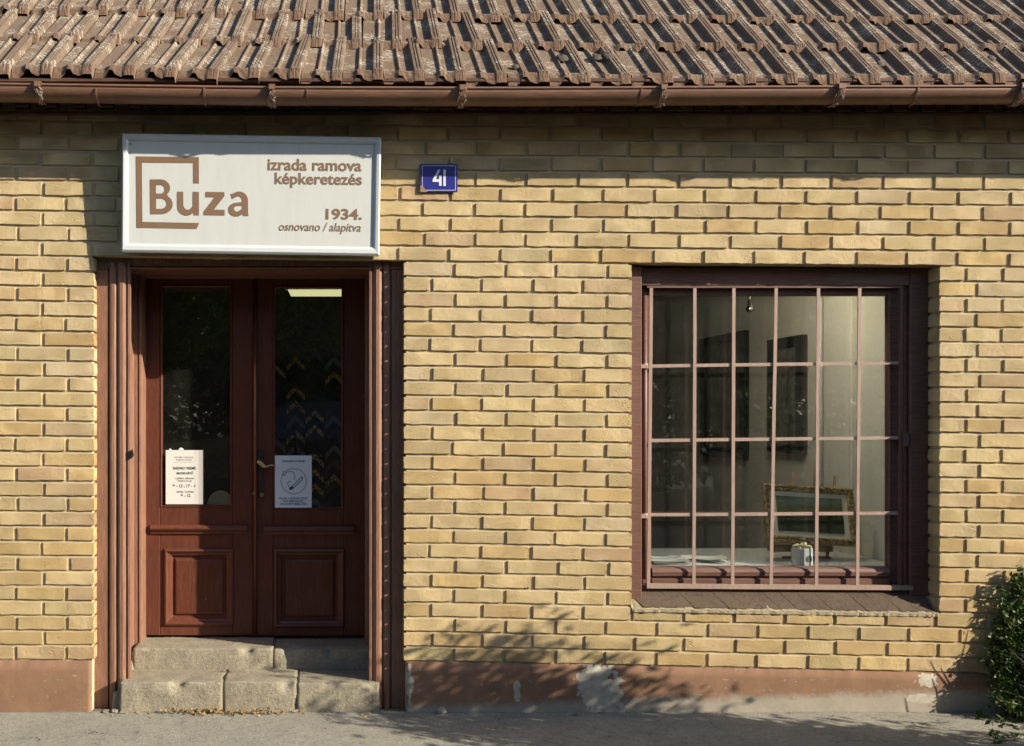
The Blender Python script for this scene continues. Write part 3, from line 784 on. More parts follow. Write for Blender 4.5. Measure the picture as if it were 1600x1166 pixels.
# ------------------------------------------------------------------ door
door = None
def make_door():
    global door
    XL, XR = PX(DL), PX(DR)
    ztop = (1112-411)*S
    prof = [(-.03, .064), (.058, .062), (.060, .074), (.066, .074), (.068, .056), (.078, .052), (.094, .052), (.101, .057), (.102, .070), (.107, .070), (.110, .054), (.122, .047), (.138, .046), (.150, .052),
            (.153, .060), (.160, .060), (.163, .052), (.174, .053), (.176, .066), (.174, .082), (.140, .090), (.128, .105), (.130, .20), (.138, .206), (.138, .222), (.131, .23),
            (.131, .372), (.134, .378), (.150, .378), (.153, .386), (.160, .386), (.163, .376), (.174, .378), (.178, .386), (.178, .53), (-.03, .53)]
    def jamb(side, name='door_jamb'):
        m = MB()
        pts = [((XL+w) if side < 0 else (XR-w), y) for w, y in prof]
        n = len(pts); zs = [-.01]+[.12*i for i in range(1, int(ztop/.12)+1)]+[ztop+.01]
        for z in zs:
            for i, (x, y) in enumerate(pts):
                zz = z
                if z < 0 and y > .09: zz = .0
                m.v.append((x+.0008*mnoise.noise(Vector((i*.7, z*3, side))), y+.0008*mnoise.noise(Vector((i*.9, z*2.5, side+5))), zz))
        for k in range(len(zs)-1):
            for i in range(n):
                j = (i+1) % n; m.f.append((k*n+i, k*n+j, (k+1)*n+j, (k+1)*n+i)); m.m.append(0); m.sm.append(False)
        m.f.append(tuple(range(n))); m.m.append(0); m.sm.append(False)
        return m
    # head: the same moulding across the top
    m = MB()
    zb = ztop
    # the door part itself is the outer frame head
    hp = [(y, ztop+.015-w) for w, y in [(0, .064), (.022, .062), (.024, .075), (.028, .075), (.030, .055), (.036, .052), (.038, .09), (.026, .10), (.020, .37), (.024, .38), (.028, .38), (.028, .53), (-.02, .53), (-.02, .064)]]
    m.prism(hp, 'x', XL+.0005, XR-.0005)
    door = m.build('door', M['jamb_paint'], house, (0, 0, 0), label='brown panelled double door with tall glass panes under the sign')
    jamb(-1).build('door_jamb', M['jamb_paint'], door, (0, 0, 0)); jamb(1).build('door_jamb', M['jamb_paint'], door, (0, 0, 0))
    # striker hole: a black piece painted in for its inner dark
    quick('striker_hole_dark', M['black_wood'], door, lambda q: q.prism([(PX(204, .05), PZ(705, .05)), (PX(207, .05), PZ(702, .05)), (PX(209, .05), PZ(712, .05)), (PX(205, .05), PZ(717, .05))], 'y', .040, .056))
    Y = .50
    zt = PZ(424, Y); zbm = PZ(993, Y)
    def leaf(ul, ur, gl, gr, gt, gb, pan, rail, right):
        q = MB(); T = .045
        X = lambda u: PX(u, Y)
        Zp = lambda v: PZ(v, Y)
        xl, xr, a, b, t, bo = X(ul), X(ur), X(gl), X(gr), Zp(gt), Zp(gb)
        p0, p1, p2, p3 = X(pan[0]), X(pan[1]), Zp(pan[2]), Zp(pan[3])
        yy = Y-(.004 if right else 0)
        # stiles and rails
        q.bbox(xl, a-.0005, yy, yy+T, zbm, zt, .004); q.bbox(b+.0005, xr, yy, yy+T, zbm, zt, .004)
        q.bbox(a, b, yy+.001, yy+T, t, zt, .002); q.bbox(a, b, yy+.001, yy+T, p2, bo, .002)
        q.bbox(a, b, yy+.001, yy+T, zbm, p3, .002)
        q.box(a, p0, yy+.001, yy+T, p3, p2) if p0 > a else None
        q.box(p1, b, yy+.001, yy+T, p3, p2) if p1 < b else None
        lf = q.build('door_leaf', M['door_paint'], door)
        # glazing beads
        q = MB()
        for (xa, xb, za, zb_) in ((a, a+.012, bo, t), (b-.012, b, bo, t), (a+.012, b-.012, bo, bo+.012), (a+.012, b-.012, t-.012, t)):
            q.bbox(xa, xb, yy-.003, yy+.03, za, zb_, .004)
        q.build('glazing_bead', M['door_paint'], door)
        quick('glass_pane', M['glass'], door, lambda w: w.box(a+.002, b-.002, yy+.022, yy+.026, bo+.002, t-.002))
        # bolection moulding round the panel + raised and fielded panel
        def ringm(w, o, y0, i, y1):
            A = [(p0+o, p3+o), (p1-o, p3+o), (p1-o, p2-o), (p0+o, p2-o)]; B = [(p0+i, p3+i), (p1-i, p3+i), (p1-i, p2-i), (p0+i, p2-i)]
            vs = [(x, y0, z) for x, z in A]+[(x, y1, z) for x, z in B]
            w.add(vs, [(k, (k+1) % 4, 4+(k+1) % 4, 4+k) for k in range(4)])
        w = MB(); st = [(-.003, yy+.002), (.000, yy-.010), (.010, yy-.014), (.018, yy-.008), (.022, yy-.002), (.034, yy+.004), (.040, yy+.012), (.046, yy+.020), (.052, yy+.022)]
        for k in range(len(st)-1): ringm(w, st[k][0], st[k][1], st[k+1][0], st[k+1][1])
        w.build('panel_moulding', M['door_paint'], door)
        w = MB(); st = [(.050, yy+.022), (.062, yy+.010), (.070, yy+.008)]
        for k in range(len(st)-1): ringm(w, st[k][0], st[k][1], st[k+1][0], st[k+1][1])
        i = .070; w.add([(p0+i, yy+.008, p3+i), (p1-i, yy+.008, p3+i), (p1-i, yy+.008, p2-i), (p0+i, yy+.008, p2-i)], [(0,1,2,3)])
        w.build('door_panel', M['door_paint'], door)
        # weather rail
        zr0, zr1 = Zp(rail[3]), Zp(rail[2])
        h = zr1-zr0
        pr = [(yy+.002, zr0), (yy-.010, zr0), (yy-.014, zr0+h*.30), (yy-.024, zr0+h*.42), (yy-.030, zr0+h*.62), (yy-.022, zr0+h*.88), (yy-.012, zr1), (yy+.002, zr1)]
        quick('weather_rail', M['door_paint'], door, lambda w: w.prism(pr, 'x', X(rail[0]), X(rail[1])))
        return lf
    leaf(226, 396, 250, 363, 445, 793, (257, 364, 858, 977), (236, 386, 820, 834), False)
    leaf(397.5, 570, 427, 537, 447, 797, (429, 538, 858, 980), (412, 553, 821, 835), True)
    quick('meeting_bead', M['door_paint'], door, lambda q: q.tube([(PX(399, Y), Y-.008, zbm+.004), (PX(399, Y), Y-.008, zt)], .011, 8))
    quick('door_head_panel', M['door_paint'], door, lambda q: q.bbox(XL+.17, XR-.17, .506, .54, zt+.003, zt+.16))
    # lever handle, plate, keyholes
    def hn(q):
        y = Y-.004
        q.bbox(PX(403.5, Y), PX(412, Y), y-.006, y+.002, PZ(778, Y), PZ(702, Y), .002)
    pl = quick('lock_plate', M['plate_metal'], door, hn)
    def lv(q):
        c = P(407, 722, Y); y = Y-.05
        q.tube([(c[0], Y-.006, c[2]), (c[0], y, c[2])], .010, 10)
        q.tube([(c[0]-.012, y, c[2]+.010), (c[0]+.004, y, c[2]-.004), (c[0]+.02, y, c[2]-.022), (c[0]+.036, y+.002, c[2]-.024), (c[0]+.055, y+.004, c[2]-.016), (c[0]+.085, y+.006, c[2]-.018)], [.013, .014, .011, .007, .006, .005], 10)
    quick('door_handle', M['brass'], door, lv)
    def ky(q):
        for (u, v, dx) in ((409.5, 773, .012), (397, 771, .008)):
            c = P(u, v, Y); q.tube([(c[0], Y-.02, c[2]), (c[0], Y-.004, c[2])], dx, 12)
    quick('keyhole_rose', M['brass'], door, ky)
make_door()

# ------------------------------------------------------------------ steps
def rough_block(ua, ub, yf, yb, zt, zb, seed, amp=.006, rad=.012, slope=0.0):
    m = MB(); xa, xb = PX(ua, yf), PX(ub, yf)
    nx = max(6, int((xb-xa)/.018)); front = [(0, 0)]
    H = zt-zb; W = yb-yf
    path = []
    nz = 8; ny = 10
    for i in range(nz+1): path.append((yf, zb+(H-rad)*i/nz))
    for i in range(1, 4):
        a = math.pi/2*i/4; path.append((yf+rad*(1-math.cos(a)), zt-rad+rad*math.sin(a)))
    for i in range(ny+1): path.append((yf+rad+(W-rad)*i/ny, zt))
    n = len(path)
    for s in range(nx+1):
        x = xa+(xb-xa)*s/nx; t = min(s, nx-s)
        for (y, z) in path:
            nn = Vector((x*14, y*14, z*14+seed)); e = mnoise.noise(nn)*amp+mnoise.noise(nn*3.3)*amp*.45
            edge = math.exp(-((y-yf)**2+(z-zt)**2)/(.0012))
            chipn = max(0, mnoise.noise(Vector((x*9+seed, 0, 3)))-.12)
            dy = e+edge*chipn*.075; dz = e*.6-edge*chipn*.07
            if t == 0: dy += .0015; dz -= .001
            sl = slope*(x-xa)/(xb-xa)
            xx = x
            if t == 0: xx += .010*mnoise.noise(Vector((y*16, z*16, round(x*6)*3.7)))+.005*mnoise.noise(Vector((y*60, z*60, round(x*6)*1.7)))
            m.v.append((xx, y+dy if y < yb-.001 else y, z+(dz+sl if z > zb+.001 else 0)))
    for s in range(nx):
        for i in range(n-1):
            a = s*n+i; m.f.append((a, a+1, a+n+1, a+n)); m.m.append(0); m.sm.append(True)
    for s in (0, nx):
        c = len(m.v); m.v.append((xa if s == 0 else xb, yb, zb)); ring = [s*n+i for i in range(n)]+[c]
        m.f.append(tuple(ring)); m.m.append(0); m.sm.append(False)
    return m
def steps():
    q = MB(); q.box(PX(150), PX(628), .30, .70, -.05, .10)
    st = q.build('doorstep', M['step'], house, (0, 0, 0), label='two worn and cracked concrete steps in front of the door')
    z1, z2 = PZ(1066, .0), PZ(1014, .255)
    rough_block(186, 347.6, -.012, .262, z1+.002, -.03, 1, .006, .010).build('step_block', M['step'], st)
    rough_block(348.2, 463.2, -.004, .262, z1+.003, -.03, 2, .005, .009).build('step_block', M['step'], st)
    rough_block(463.8, 593, -.006, .262, z1-.003, -.03, 3, .004, .009, -.004).build('step_block', M['step'], st)
    rough_block(207, 425.8, .250, .545, z2+.004, z1-.02, 4, .006, .012).build('step_block', M['step'], st)
    rough_block(426.4, 580, .262, .545, z2-.004, z1-.02, 5, .004, .009).build('step_block', M['step'], st)
    # mortar fillets against the jambs
    for (u, y, zt_, s, r) in ((184, .035, .10, 11, .035), (205, .25, .20, 12, .02)):
        m = MB(); rr = random.Random(s); n = 10; x0 = PX(u, y)
        for a in range(n):
            for b in range(5):
                th = 2*math.pi*a/n; ph = math.pi/2*b/4; d = r*(1+.25*rr.uniform(-1, 1))
                m.v.append((x0+d*math.cos(th)*math.cos(ph), y+d*.7*math.sin(th)*math.cos(ph), -.02+(zt_+.02)*math.sin(ph)**.7))
        for a in range(n):
            for b in range(4):
                a2 = (a+1) % n; m.f.append((a*5+b, a2*5+b, a2*5+b+1, a*5+b+1)); m.m.append(0); m.sm.append(True)
        m.build('mortar_fillet', M['step'], st)
    quick('step_rubble', M['step'], st, lambda q: [q.bbox(PX(u), PX(u+w), -.03-rnd.random()*.02, .01, 0, h, .006) for (u, w, h) in ((163, 7, .010), (176, 9, .014), (190, 10, .010))], kind='stuff')
steps()

# ------------------------------------------------------------------ window
def window():
    yb = .10                               # plane of the bars
    F = .085                               # outer frame face
    X = PX; Z = PZ
    q = MB()
    xo0, xo1 = PX(WL_)+.002, PX(WR)-.002
    zo1 = (1112-course(9, 1228))*S; zo0 = (1112-950)*S
    # outer frame: moulded members
    fx0, fx1 = X(1001, F), X(1424, F)
    zt, zb = Z(446, F), Z(921, F)
    q.bbox(xo0-.004, fx0, F-.02, .24, zb-.05, zo1-.002, .004)       # left post
    q.bbox(fx1, xo1+.004, F+.01, .24, zb-.05, zo1-.002, .004)       # right post
    q.bbox(fx1-.018, fx1-.001, F+.03, .24, zb-.04, zt, .004)
    q.bbox(fx0+.001, fx1-.001, F+.01, .24, zt, zo1-.003, .004)
    q.bbox(fx0+.001, fx1-.019, F+.032, .24, zb-.05, Z(914, .12), .004)
    win = q.build('window', M['frame_paint'], house, (0, 0, 0), label='brown framed shop window behind iron bars')
    # sash
    ys = .135
    a, b, t, bo = X(1018, ys), X(1389, ys), Z(462, ys), Z(886, ys)
    sl, sr, stt, sb = X(1003, ys), X(1411, ys), Z(450, ys), Z(913, ys)
    q = MB()
    q.bbox(sl, a, ys, ys+.045, sb, stt, .005); q.bbox(b, sr, ys, ys+.045, sb, stt, .005)
    q.bbox(a+.0005, b-.0005, ys+.001, ys+.045, t, stt, .005)
    # lower rail with its bull-nosed drip moulding
    h = bo-sb
    pr = [(ys+.045, sb), (ys-.004, sb), (ys-.004, sb+h*.30), (ys+.004, sb+h*.36), (ys+.004, sb+h*.42), (ys-.012, sb+h*.50), (ys-.015, sb+h*.72), (ys-.008, sb+h*.90), (ys+.006, bo-.002), (ys+.02, bo), (ys+.045, bo)]
    q.prism(pr, 'x', a+.0005, b-.0005)
    q.build('sash', M['frame_paint'], win, (0, 0, 0))
    quick('glass_pane', M['glass'], win, lambda w: w.box(a-.004, b+.004, ys+.024, ys+.028, bo-.004, t+.004))
    # pegs / hinge hooks
    # grille
    g = MB()
    bw = .0085
    def bar(m, u0, v0, u1, v1, y, w=bw, th=.006):
        p0, p1 = Vector(P(u0, v0, y)), Vector(P(u1, v1, y)); d = (p1-p0).normalized(); n = Vector((-d.z, 0, d.x))
        N = 8; base = len(m.v)
        for i in range(N+1):
            c = p0+(p1-p0)*i/N; c = c+n*.0012*mnoise.noise(Vector((c.x*3+u0, c.z*3, v0)))
            for (s, yy) in ((-w, 0), (w, 0), (w, th), (-w, th)): m.v.append(tuple(c+n*s+Vector((0, yy, 0))))
        for i in range(N):
            for k in range(4):
                j = (k+1) % 4; m.f.append((base+i*4+k, base+(i+1)*4+k, base+(i+1)*4+j, base+i*4+j)); m.m.append(0); m.sm.append(False)
        m.f += [(base, base+1, base+2, base+3), (base+N*4, base+N*4+3, base+N*4+2, base+N*4+1)]; m.m += [0, 0]; m.sm += [False, False]
    bar(g, 1011, 916, 1427, 919, yb-.006, .012, .02)
    grille = g.build('window_grille', M['bar_paint'], house, (0, 0, 0), label='pale brown iron bars bolted across the shop window')
    for (ut, ub) in ((1018, 1013.5), (1086, 1084.5), (1147, 1145), (1213, 1205), (1279, 1276), (1343.5, 1340), (1409, 1406)):
        m = MB(); bar(m, ut, 450, ub, 915, yb); m.build('grille_bar', M['frame_paint'] if ut > 1400 else M['bar_paint'], grille, (0, 0, 0))  # rightmost bar gets the darker frame paint to stand in for its shade
    for (vl, vr) in ((572, 567), (688.5, 684), (804.5, 802)):
        m = MB(); bar(m, 1015, vl, 1409, vr, yb+.0065); m.build('grille_bar', M['bar_paint'], grille, (0, 0, 0))
    m = MB(); bar(m, 1011, 447.5, 1412, 447.5, yb-.001, .008, .010); m.build('grille_bar', M['frame_paint'], grille, (0, 0, 0))  # top rail painted darker in place of the shade under the lintel
    quick('grille_post', M['frame_paint'], grille, lambda w: w.tube([P(1007.5, 462, .105), P(1007, 905, .105)], .0125, 10))
    for v in (573, 807):
        quick('grille_hinge', M['bar_paint'], grille, lambda w: (w.bbox(X(998, .08), X(1012, .08), .07, .082, Z(v+3, .08), Z(v-3, .08), .002), w.tube([P(1007.5, v+4, .10), P(1007.5, v-5, .10)], .016, 10)))
    quick('grille_lock', M['grille_dark'], grille, lambda w: w.bbox(X(1412, .09), X(1421, .09), .088, .104, Z(698, .09), Z(676, .09), .003))
    # sloping sill: tiles set on a mortar bed
    zf, zk = (1112-951)*S, PZ(927, .10)
    q = MB(); r = random.Random(3); n = 130
    xs = [PX(WL_)+.001+(PX(WR)-PX(WL_)-.002)*i/n for i in range(n+1)]
    for x in xs:
        sl_ = -(x-PX(WL_))*.016
        e = .007*mnoise.noise(Vector((x*22, 0, 0)))+.006*mnoise.noise(Vector((x*75, 0, 4)))
        for (y, z) in ((-.006+e, zf-.016+sl_), (-.004+e, zf-.002+sl_+e), (.008, zf+.004+sl_+e), (.10, zk-.004+sl_*.3), (.10, zf-.03+sl_)): q.v.append((x, y, z))
    for i in range(n):
        for k in range(5):
            j = (k+1) % 5; q.f.append((i*5+k, (i+1)*5+k, (i+1)*5+j, i*5+j)); q.m.append(0); q.sm.append(k < 3)
    q.f += [(0,1,2,3,4), tuple(n*5+i for i in range(5))]; q.m += [0, 0]; q.sm += [False, False]
    q.sm = [False]*len(q.sm); sill = q.build('window_sill', M['sill_mortar'], house, (0, 0, 0), label='sloping sill of small brown clay tiles on crumbly mortar')
    x = PX(WL_)+.062; w = .088
    while x < PX(WR)-.02:
        sk = -.048; x2 = min(x+w-.0016, PX(WR)-.004); 
        def tl(m):
            s1 = -(x-PX(WL_))*.016; s2 = -(x2-PX(WL_))*.016
            y0, y1 = .010+r.uniform(-.003, .003), .112
            A = [(x, y0, zf+.004+s1), (x2, y0, zf+.004+s2), (max(x2+sk, PX(WL_)+.005) if x2 < PX(WR)-.02 else x2, y1, zk+.001+s2*.3), (max(x+sk, PX(WL_)+.004), y1, zk+.001+s1*.3)]
            m.add([(a, b_, c-.012) for a, b_, c in A]+[(a, b_, c+.006+dz) for (a, b_, c), dz in zip(A, [r.uniform(-.001, .001) for _ in range(4)])], [(0,3,2,1),(4,5,6,7),(0,1,5,4),(1,2,6,5),(2,3,7,6),(3,0,4,7)])
        quick('sill_tile', M['sill_tile'], sill, tl)
        x += w
window()

# ------------------------------------------------------------------ room behind the glass
def room():
    z0, z1 = .27, 2.95; xl, xr, yb, yf = -1.9, 3.12, 4.6, .302
    q = MB(); q.box(xl-.1, xr+.1, .56, yb, z0-.06, z0); rm = q.build('shop_floor', M['wood_floor'], house, (0, 0, 0))
    quick('ceiling', M['plaster_shade'], house, lambda m: m.box(xl-.1, xr+.1, yf, yb, z1, z1+.1), origin=(0, 0, 0))
    quick('inner_wall', M['plaster_shade'], house, lambda m: m.box(xl-.1, xr+.1, yb+.001, yb+.1, z0-.2, z1+.1), origin=(0, 0, 0), label='rear wall of the shop with its dimness painted in')
    quick('inner_wall', M['plaster_shade'], house, lambda m: m.box(xl-.1, xl, yf, yb, z0+.001, z1-.001), origin=(0, 0, 0), label='left inner wall of the shop')
    w = quick('inner_wall', M['plaster'], house, lambda m: m.box(xr, xr+.1, yf, yb, z0+.001, z1-.001), origin=(0, 0, 0), label='pale right inner wall of the shop')
    quick('pilaster', M['plaster'], w, lambda m: m.bbox(xr-.055, xr-.001, .66, .98, z0+.002, z1-.002, .006))
    quick('pipe', M['white'], w, lambda m: m.tube([(xr-.03, 1.06, z0), (xr-.03, 1.06, z1)], .014, 10))
    quick('wall_trim', M['plaster'], w, lambda m: m.bbox(xr-.02, xr-.001, 1.12, 1.16, z0+.002, z1-.002, .003))
    # plastered linings of the openings
    quick('window_lining', M['plaster'], house, lambda m: (m.box(PX(1392, .25), xr+.002, .242, .300, .55, 2.35), m.box(PX(940), PX(WR)+.0, .242, .299, 2.352, 2.45)), origin=(0, 0, 0))
    # window table
    ztab = PZ(886, .17)-.004
    t = empty('display_table', (2.2, .7, z0), 'white display table just inside the shop window', 'table')
    quick('table_top', M['white'], t, lambda m: m.bbox(1.45, 3.10, .205, .95, ztab-.03, ztab, .004))
    for (x, y) in ((1.5, .25), (3.03, .25), (1.5, .88), (3.03, .88)):
        quick('leg', M['white'], t, lambda m: m.bbox(x, x+.05, y, y+.05, z0, ztab-.031, .003))
    # sheets
    def sheets(name, u, y, w, d, n, rot, lab):
        q = MB(); rr = random.Random(int(u)); c = P(u, 875, y)
        for i in range(n):
            a = rot+rr.uniform(-.25, .25); ox, oy = rr.uniform(-.01, .01), rr.uniform(-.01, .01); z = ztab+.002+i*.003
            N = 6; base = len(q.v)
            for s in range(N+1):
                for e in (0, 1):
                    lx = -w/2+w*s/N; ly = -d/2+d*e
                    curl = .012*max(0, (s/N-.6))**2*6*(i+1)/n
                    q.v.append((c[0]+ox+lx*math.cos(a)-ly*math.sin(a), y+oy+lx*math.sin(a)+ly*math.cos(a), z+curl))
            for s in range(N): q.f.append((base+2*s, base+2*s+2, base+2*s+3, base+2*s+1)); q.m.append(0); q.sm.append(True)
        # thickness under the top sheet
        q.build(name, M['paper'], None, label=lab, cat='papers', fix=False)
    sheets('paper_sheets', 1040, .34, .20, .14, 7, .1, 'loose white sheets at the left end of the window table')
    sheets('paper_sheets', 1098, .42, .22, .16, 6, -.35, 'curled stack of white papers right of the loose sheets')
    # easel with gilt framed painting
    yc = .44
    e = empty('easel', P(1262, 880, .6), 'small wooden table easel holding the gilt framed painting', 'easel')
    WLn = ztab
    def rod(name, a, b, r_=.009):
        p, s_ = P(*a), P(*b); q = MB(); q.tube([p, s_], r_, 6); q.build(name, M['easel'], e)
    rod('leg', (1238, 884, .50), (1240, 738, .60)); rod('leg', (1291, 886, .50), (1305, 744, .60)); rod('leg', (1262, 876, .75), (1278, 690, .62), .007)
    quick('ledge', M['easel'], e, lambda m: m.bbox(*(PX(1205, .47), PX(1300, .47)), .455, .52, PZ(862, .47), PZ(853, .47), .003))
    quick('cross_rail', M['easel'], e, lambda m: m.bbox(*(PX(1225, .5), PX(1300, .5)), .505, .53, PZ(877, .5), PZ(870, .5), .003))
    C = Vector(P(1265, 805, yc)); R = Matrix.Rotation(math.radians(3.3), 4, 'Y') @ Matrix.Rotation(math.radians(-17), 4, 'X')
    pf = empty('framed_painting', C, 'dark landscape in an ornate gilt frame with cream mount, tilted on an easel', 'painting')
    w2, h2 = .251, .163
    def pl(name, mat, fn, **kw):
        q = MB(); fn(q); q.v = [tuple(C+R.to_3x3() @ Vector(p)) for p in q.v]; return q.build(name, mat, pf, **kw)
    def fr(q):
        fw = .038
        st = [(0, .012), (0, -.012), (.010, -.020), (.018, -.014), (.028, -.018), (fw, -.004), (fw, .008)]
        for k in range(len(st)-1):
            o, i = st[k][0], st[k+1][0]; y0, y1 = st[k][1], st[k+1][1]
            A = [(-w2+o, -h2+o), (w2-o, -h2+o), (w2-o, h2-o), (-w2+o, h2-o)]; B = [(-w2+i, -h2+i), (w2-i, -h2+i), (w2-i, h2-i), (-w2+i, h2-i)]
            q.add([(x, y0, z) for x, z in A]+[(x, y1, z) for x, z in B], [(k2, (k2+1) % 4, 4+(k2+1) % 4, 4+k2) for k2 in range(4)])
        q.add([(-w2, .012, -h2), (w2, .012, -h2), (w2, .012, h2), (-w2, .012, h2)], [(0,1,2,3)])
    pl('frame', M['gilt'], fr)
    def orn(q):          # carved leaf ornament along the frame
        rr = random.Random(8)
        per = [(-w2+.016, -h2+.016+t*(2*h2-.032)/14) for t in range(15)]+[(w2-.016, -h2+.016+t*(2*h2-.032)/14) for t in range(15)]+[(-w2+.016+t*(2*w2-.032)/22, -h2+.016) for t in range(23)]+[(-w2+.016+t*(2*w2-.032)/22, h2-.016) for t in range(23)]
        for (x, z) in per:
            for _ in range(2):
                cx, cz = x+rr.uniform(-.008, .008), z+rr.uniform(-.008, .008); s_ = rr.uniform(.005, .009); a = rr.uniform(0, 3.14)
                pts = [(cx+s_*1.5*math.cos(a), -.016, cz+s_*1.5*math.sin(a)), (cx-s_*.7*math.sin(a), -.016, cz+s_*.7*math.cos(a)), (cx-s_*1.5*math.cos(a), -.016, cz-s_*1.5*math.sin(a)), (cx+s_*.7*math.sin(a), -.016, cz-s_*.7*math.cos(a)), (cx, -.030, cz)]
                q.add(pts, [(0,1,4), (1,2,4), (2,3,4), (3,0,4)])
    pl('carved_ornament', M['gilt'], orn, kind='stuff')
    pl('mount', M['cream'], lambda q: q.box(-w2+.036, w2-.036, -.003, .004, -h2+.036, h2-.036))
    pl('canvas', M['painting'], lambda q: q.box(-w2+.068, w2-.068, -.008, -.0035, -h2+.066, h2-.064))
    # white pot of cream buds with a small emblem
    cx, cy = PX(1254.5, .235), .245; zb_ = ztab+.001; r1 = .0515; hh = (884-856)*S*1.05
    pt = empty('pot', (cx, cy, zb_), 'white ribbed pot of cream buds with a round dark emblem, before the painting', 'pot')
    def pot(q):
        n = 14; prof = [(r1*.93, zb_), (r1, zb_+.006), (r1, zb_+hh-.003), (r1*.97, zb_+hh), (r1*.9, zb_+hh-.001), (r1*.9, zb_+.02)]
        q.lathe(cx, cy, prof, 14); q.sm = [False]*len(q.sm)
    quick('body', M['white'], pt, pot)
    def emb(q):
        n = 18; a0 = -math.pi/2+.35
        for ring, rr in ((0, 0.0),):
            pass
        pts = []
        for k in range(n):
            t = 2*math.pi*k/n; dx = .019*math.cos(t); dz = .019*math.sin(t); a = a0+dx/r1
            pts.append((cx+(r1+.0012)*math.cos(a), cy+(r1+.0012)*math.sin(a), zb_+hh*.42+dz))
        q.add(pts, [tuple(range(n))])
    quick('emblem', M['badge'], pt, emb)
    def emb2(q):
        a0 = -math.pi/2+.35
        for (dx, dz, r_) in ((-.006, .002, .004), (.006, .002, .004), (0, .008, .003), (0, -.008, .006)):
            pts = []
            for k in range(8):
                t = 2*math.pi*k/8; a = a0+(dx+r_*math.cos(t))/r1
                pts.append((cx+(r1+.0022)*math.cos(a), cy+(r1+.0022)*math.sin(a), zb_+hh*.42+dz+r_*.5*math.sin(t)))
            q.add(pts, [tuple(range(8))])
    quick('emblem_mark', M['ink_grey'], pt, emb2)
    def buds(q):
        rr = random.Random(4)
        for i in range(26):
            a = rr.uniform(0, 6.28); d = r1*.85*math.sqrt(rr.random()); c = Vector((cx+d*math.cos(a), cy+d*math.sin(a), zb_+hh+rr.uniform(-.002, .018)*(1.2-d/r1))); r_ = rr.uniform(.007, .012)
            b = len(q.v)
            for j in range(4):
                for k in range(7):
                    ph = -1.2+2.4*j/3; t = 2*math.pi*k/7; q.v.append(tuple(c+r_*(1+.25*rr.uniform(-1, 1))*Vector((math.cos(t)*math.cos(ph), math.sin(t)*math.cos(ph), math.sin(ph)))))
            for j in range(3):
                for k in range(7):
                    k2 = (k+1) % 7; q.f.append((b+j*7+k, b+j*7+k2, b+j*7+7+k2, b+j*7+7+k)); q.m.append(0); q.sm.append(True)
            q.f.append(tuple(b+21+k for k in range(7))); q.m.append(0); q.sm.append(True)
    quick('bud', M['popcorn'], pt, buds, kind='stuff')
    quick('sprig', M['grille_dark'], pt, lambda q: (q.tube([(cx, cy, zb_+hh), (cx-.006, cy, zb_+hh+.04)], .002, 5), q.tube([(cx-.03, cy-.005, zb_+hh+.035), (cx-.012, cy, zb_+hh+.047), (cx+.005, cy, zb_+hh+.043), (cx+.022, cy, zb_+hh+.05)], [.002, .007, .008, .002], 6)))
    # framed pictures on the right wall, seen at a slant
    def pic(y0, y1, u, vt, vb, lab, name='framed_print'):
        ym = (y0+y1)/2; zt, zb = PZ(vt, y1), PZ(vb, y1)
        e = empty(name, (xr-.02, ym, zb), lab, 'picture', 'black framed pictures on the right wall')
        quick('frame', M['black_wood'], e, lambda m: (m.bbox(xr-.04, xr-.002, y0, y0+.09, zb, zt), m.bbox(xr-.04, xr-.002, y1-.09, y1, zb, zt), m.bbox(xr-.04, xr-.002, y0+.091, y1-.091, zt-.06, zt), m.bbox(xr-.04, xr-.002, y0+.091, y1-.091, zb, zb+.06)))
        quick('print', M['print'], e, lambda m: m.box(xr-.02, xr-.003, y0+.092, y1-.092, zb+.061, zt-.061))
    m = NT('grey_print'); n1 = m.noise(9, 5, .7, m.mapping((1, 2.5, .8)), .8)
    M['print'] = m.fin(m.ramp(n1, [(.3, (.03, .03, .025)), (.5, (.16, .16, .13)), (.6, (.22, .21, .18)), (.7, (.05, .05, .04))]), .3)
    pic(1.28, 1.78, 0, 532, 706, 'black framed grey print on the right wall, nearer the window')
    pic(2.15, 3.0, 0, 530, 712, 'large black framed picture further back on the right wall')
    # pendant lamp
    c = P(1172, 478, 1.3)
    e = empty('pendant_lamp', c, 'small silvery pendant lamp holder seen through the top of the barred window', 'lamp')
    quick('cord', M['white'], e, lambda m: m.tube([(c[0], c[1], z1-.001), (c[0], c[1], c[2]+.03)], .006, 6))
    quick('lamp_holder', M['chrome'], e, lambda m: m.lathe(c[0], c[1], [(.007, c[2]+.04), (.014, c[2]+.03), (.015, c[2]+.0), (.028, c[2]-.018), (.022, c[2]-.034), (.008, c[2]-.04), (.001, c[2]-.041)], 14))
    # fluorescent lamp seen through the right door pane
    y = 1.9; c0, c1 = P(450, 457, y), P(560, 457, y)
    e = empty('ceiling_lamp', ((c0[0]+c1[0])/2, y, c0[2]), 'lit yellowish fluorescent lamp seen through the right door pane', 'lamp')
    quick('tube', M['tube'], e, lambda m: m.prism([(c0[0], PZ(453, y)), (c1[0], PZ(453, y)), (c1[0], PZ(462, y)), (c0[0]+.02, PZ(462, y))], 'y', y, y+.05))
    quick('housing', M['white'], e, lambda m: m.box(c0[0]-.02, c1[0]+.02, y-.02, y+.07, PZ(452.5, y), PZ(452.5, y)+.03))
    quick('hanger', M['white'], e, lambda m: (m.tube([((c0[0]+c1[0])/2-.1, y+.02, PZ(452, y)+.03), ((c0[0]+c1[0])/2-.1, y+.02, z1)], .004, 5), m.tube([((c0[0]+c1[0])/2+.1, y+.02, PZ(452, y)+.03), ((c0[0]+c1[0])/2+.1, y+.02, z1)], .004, 5)))
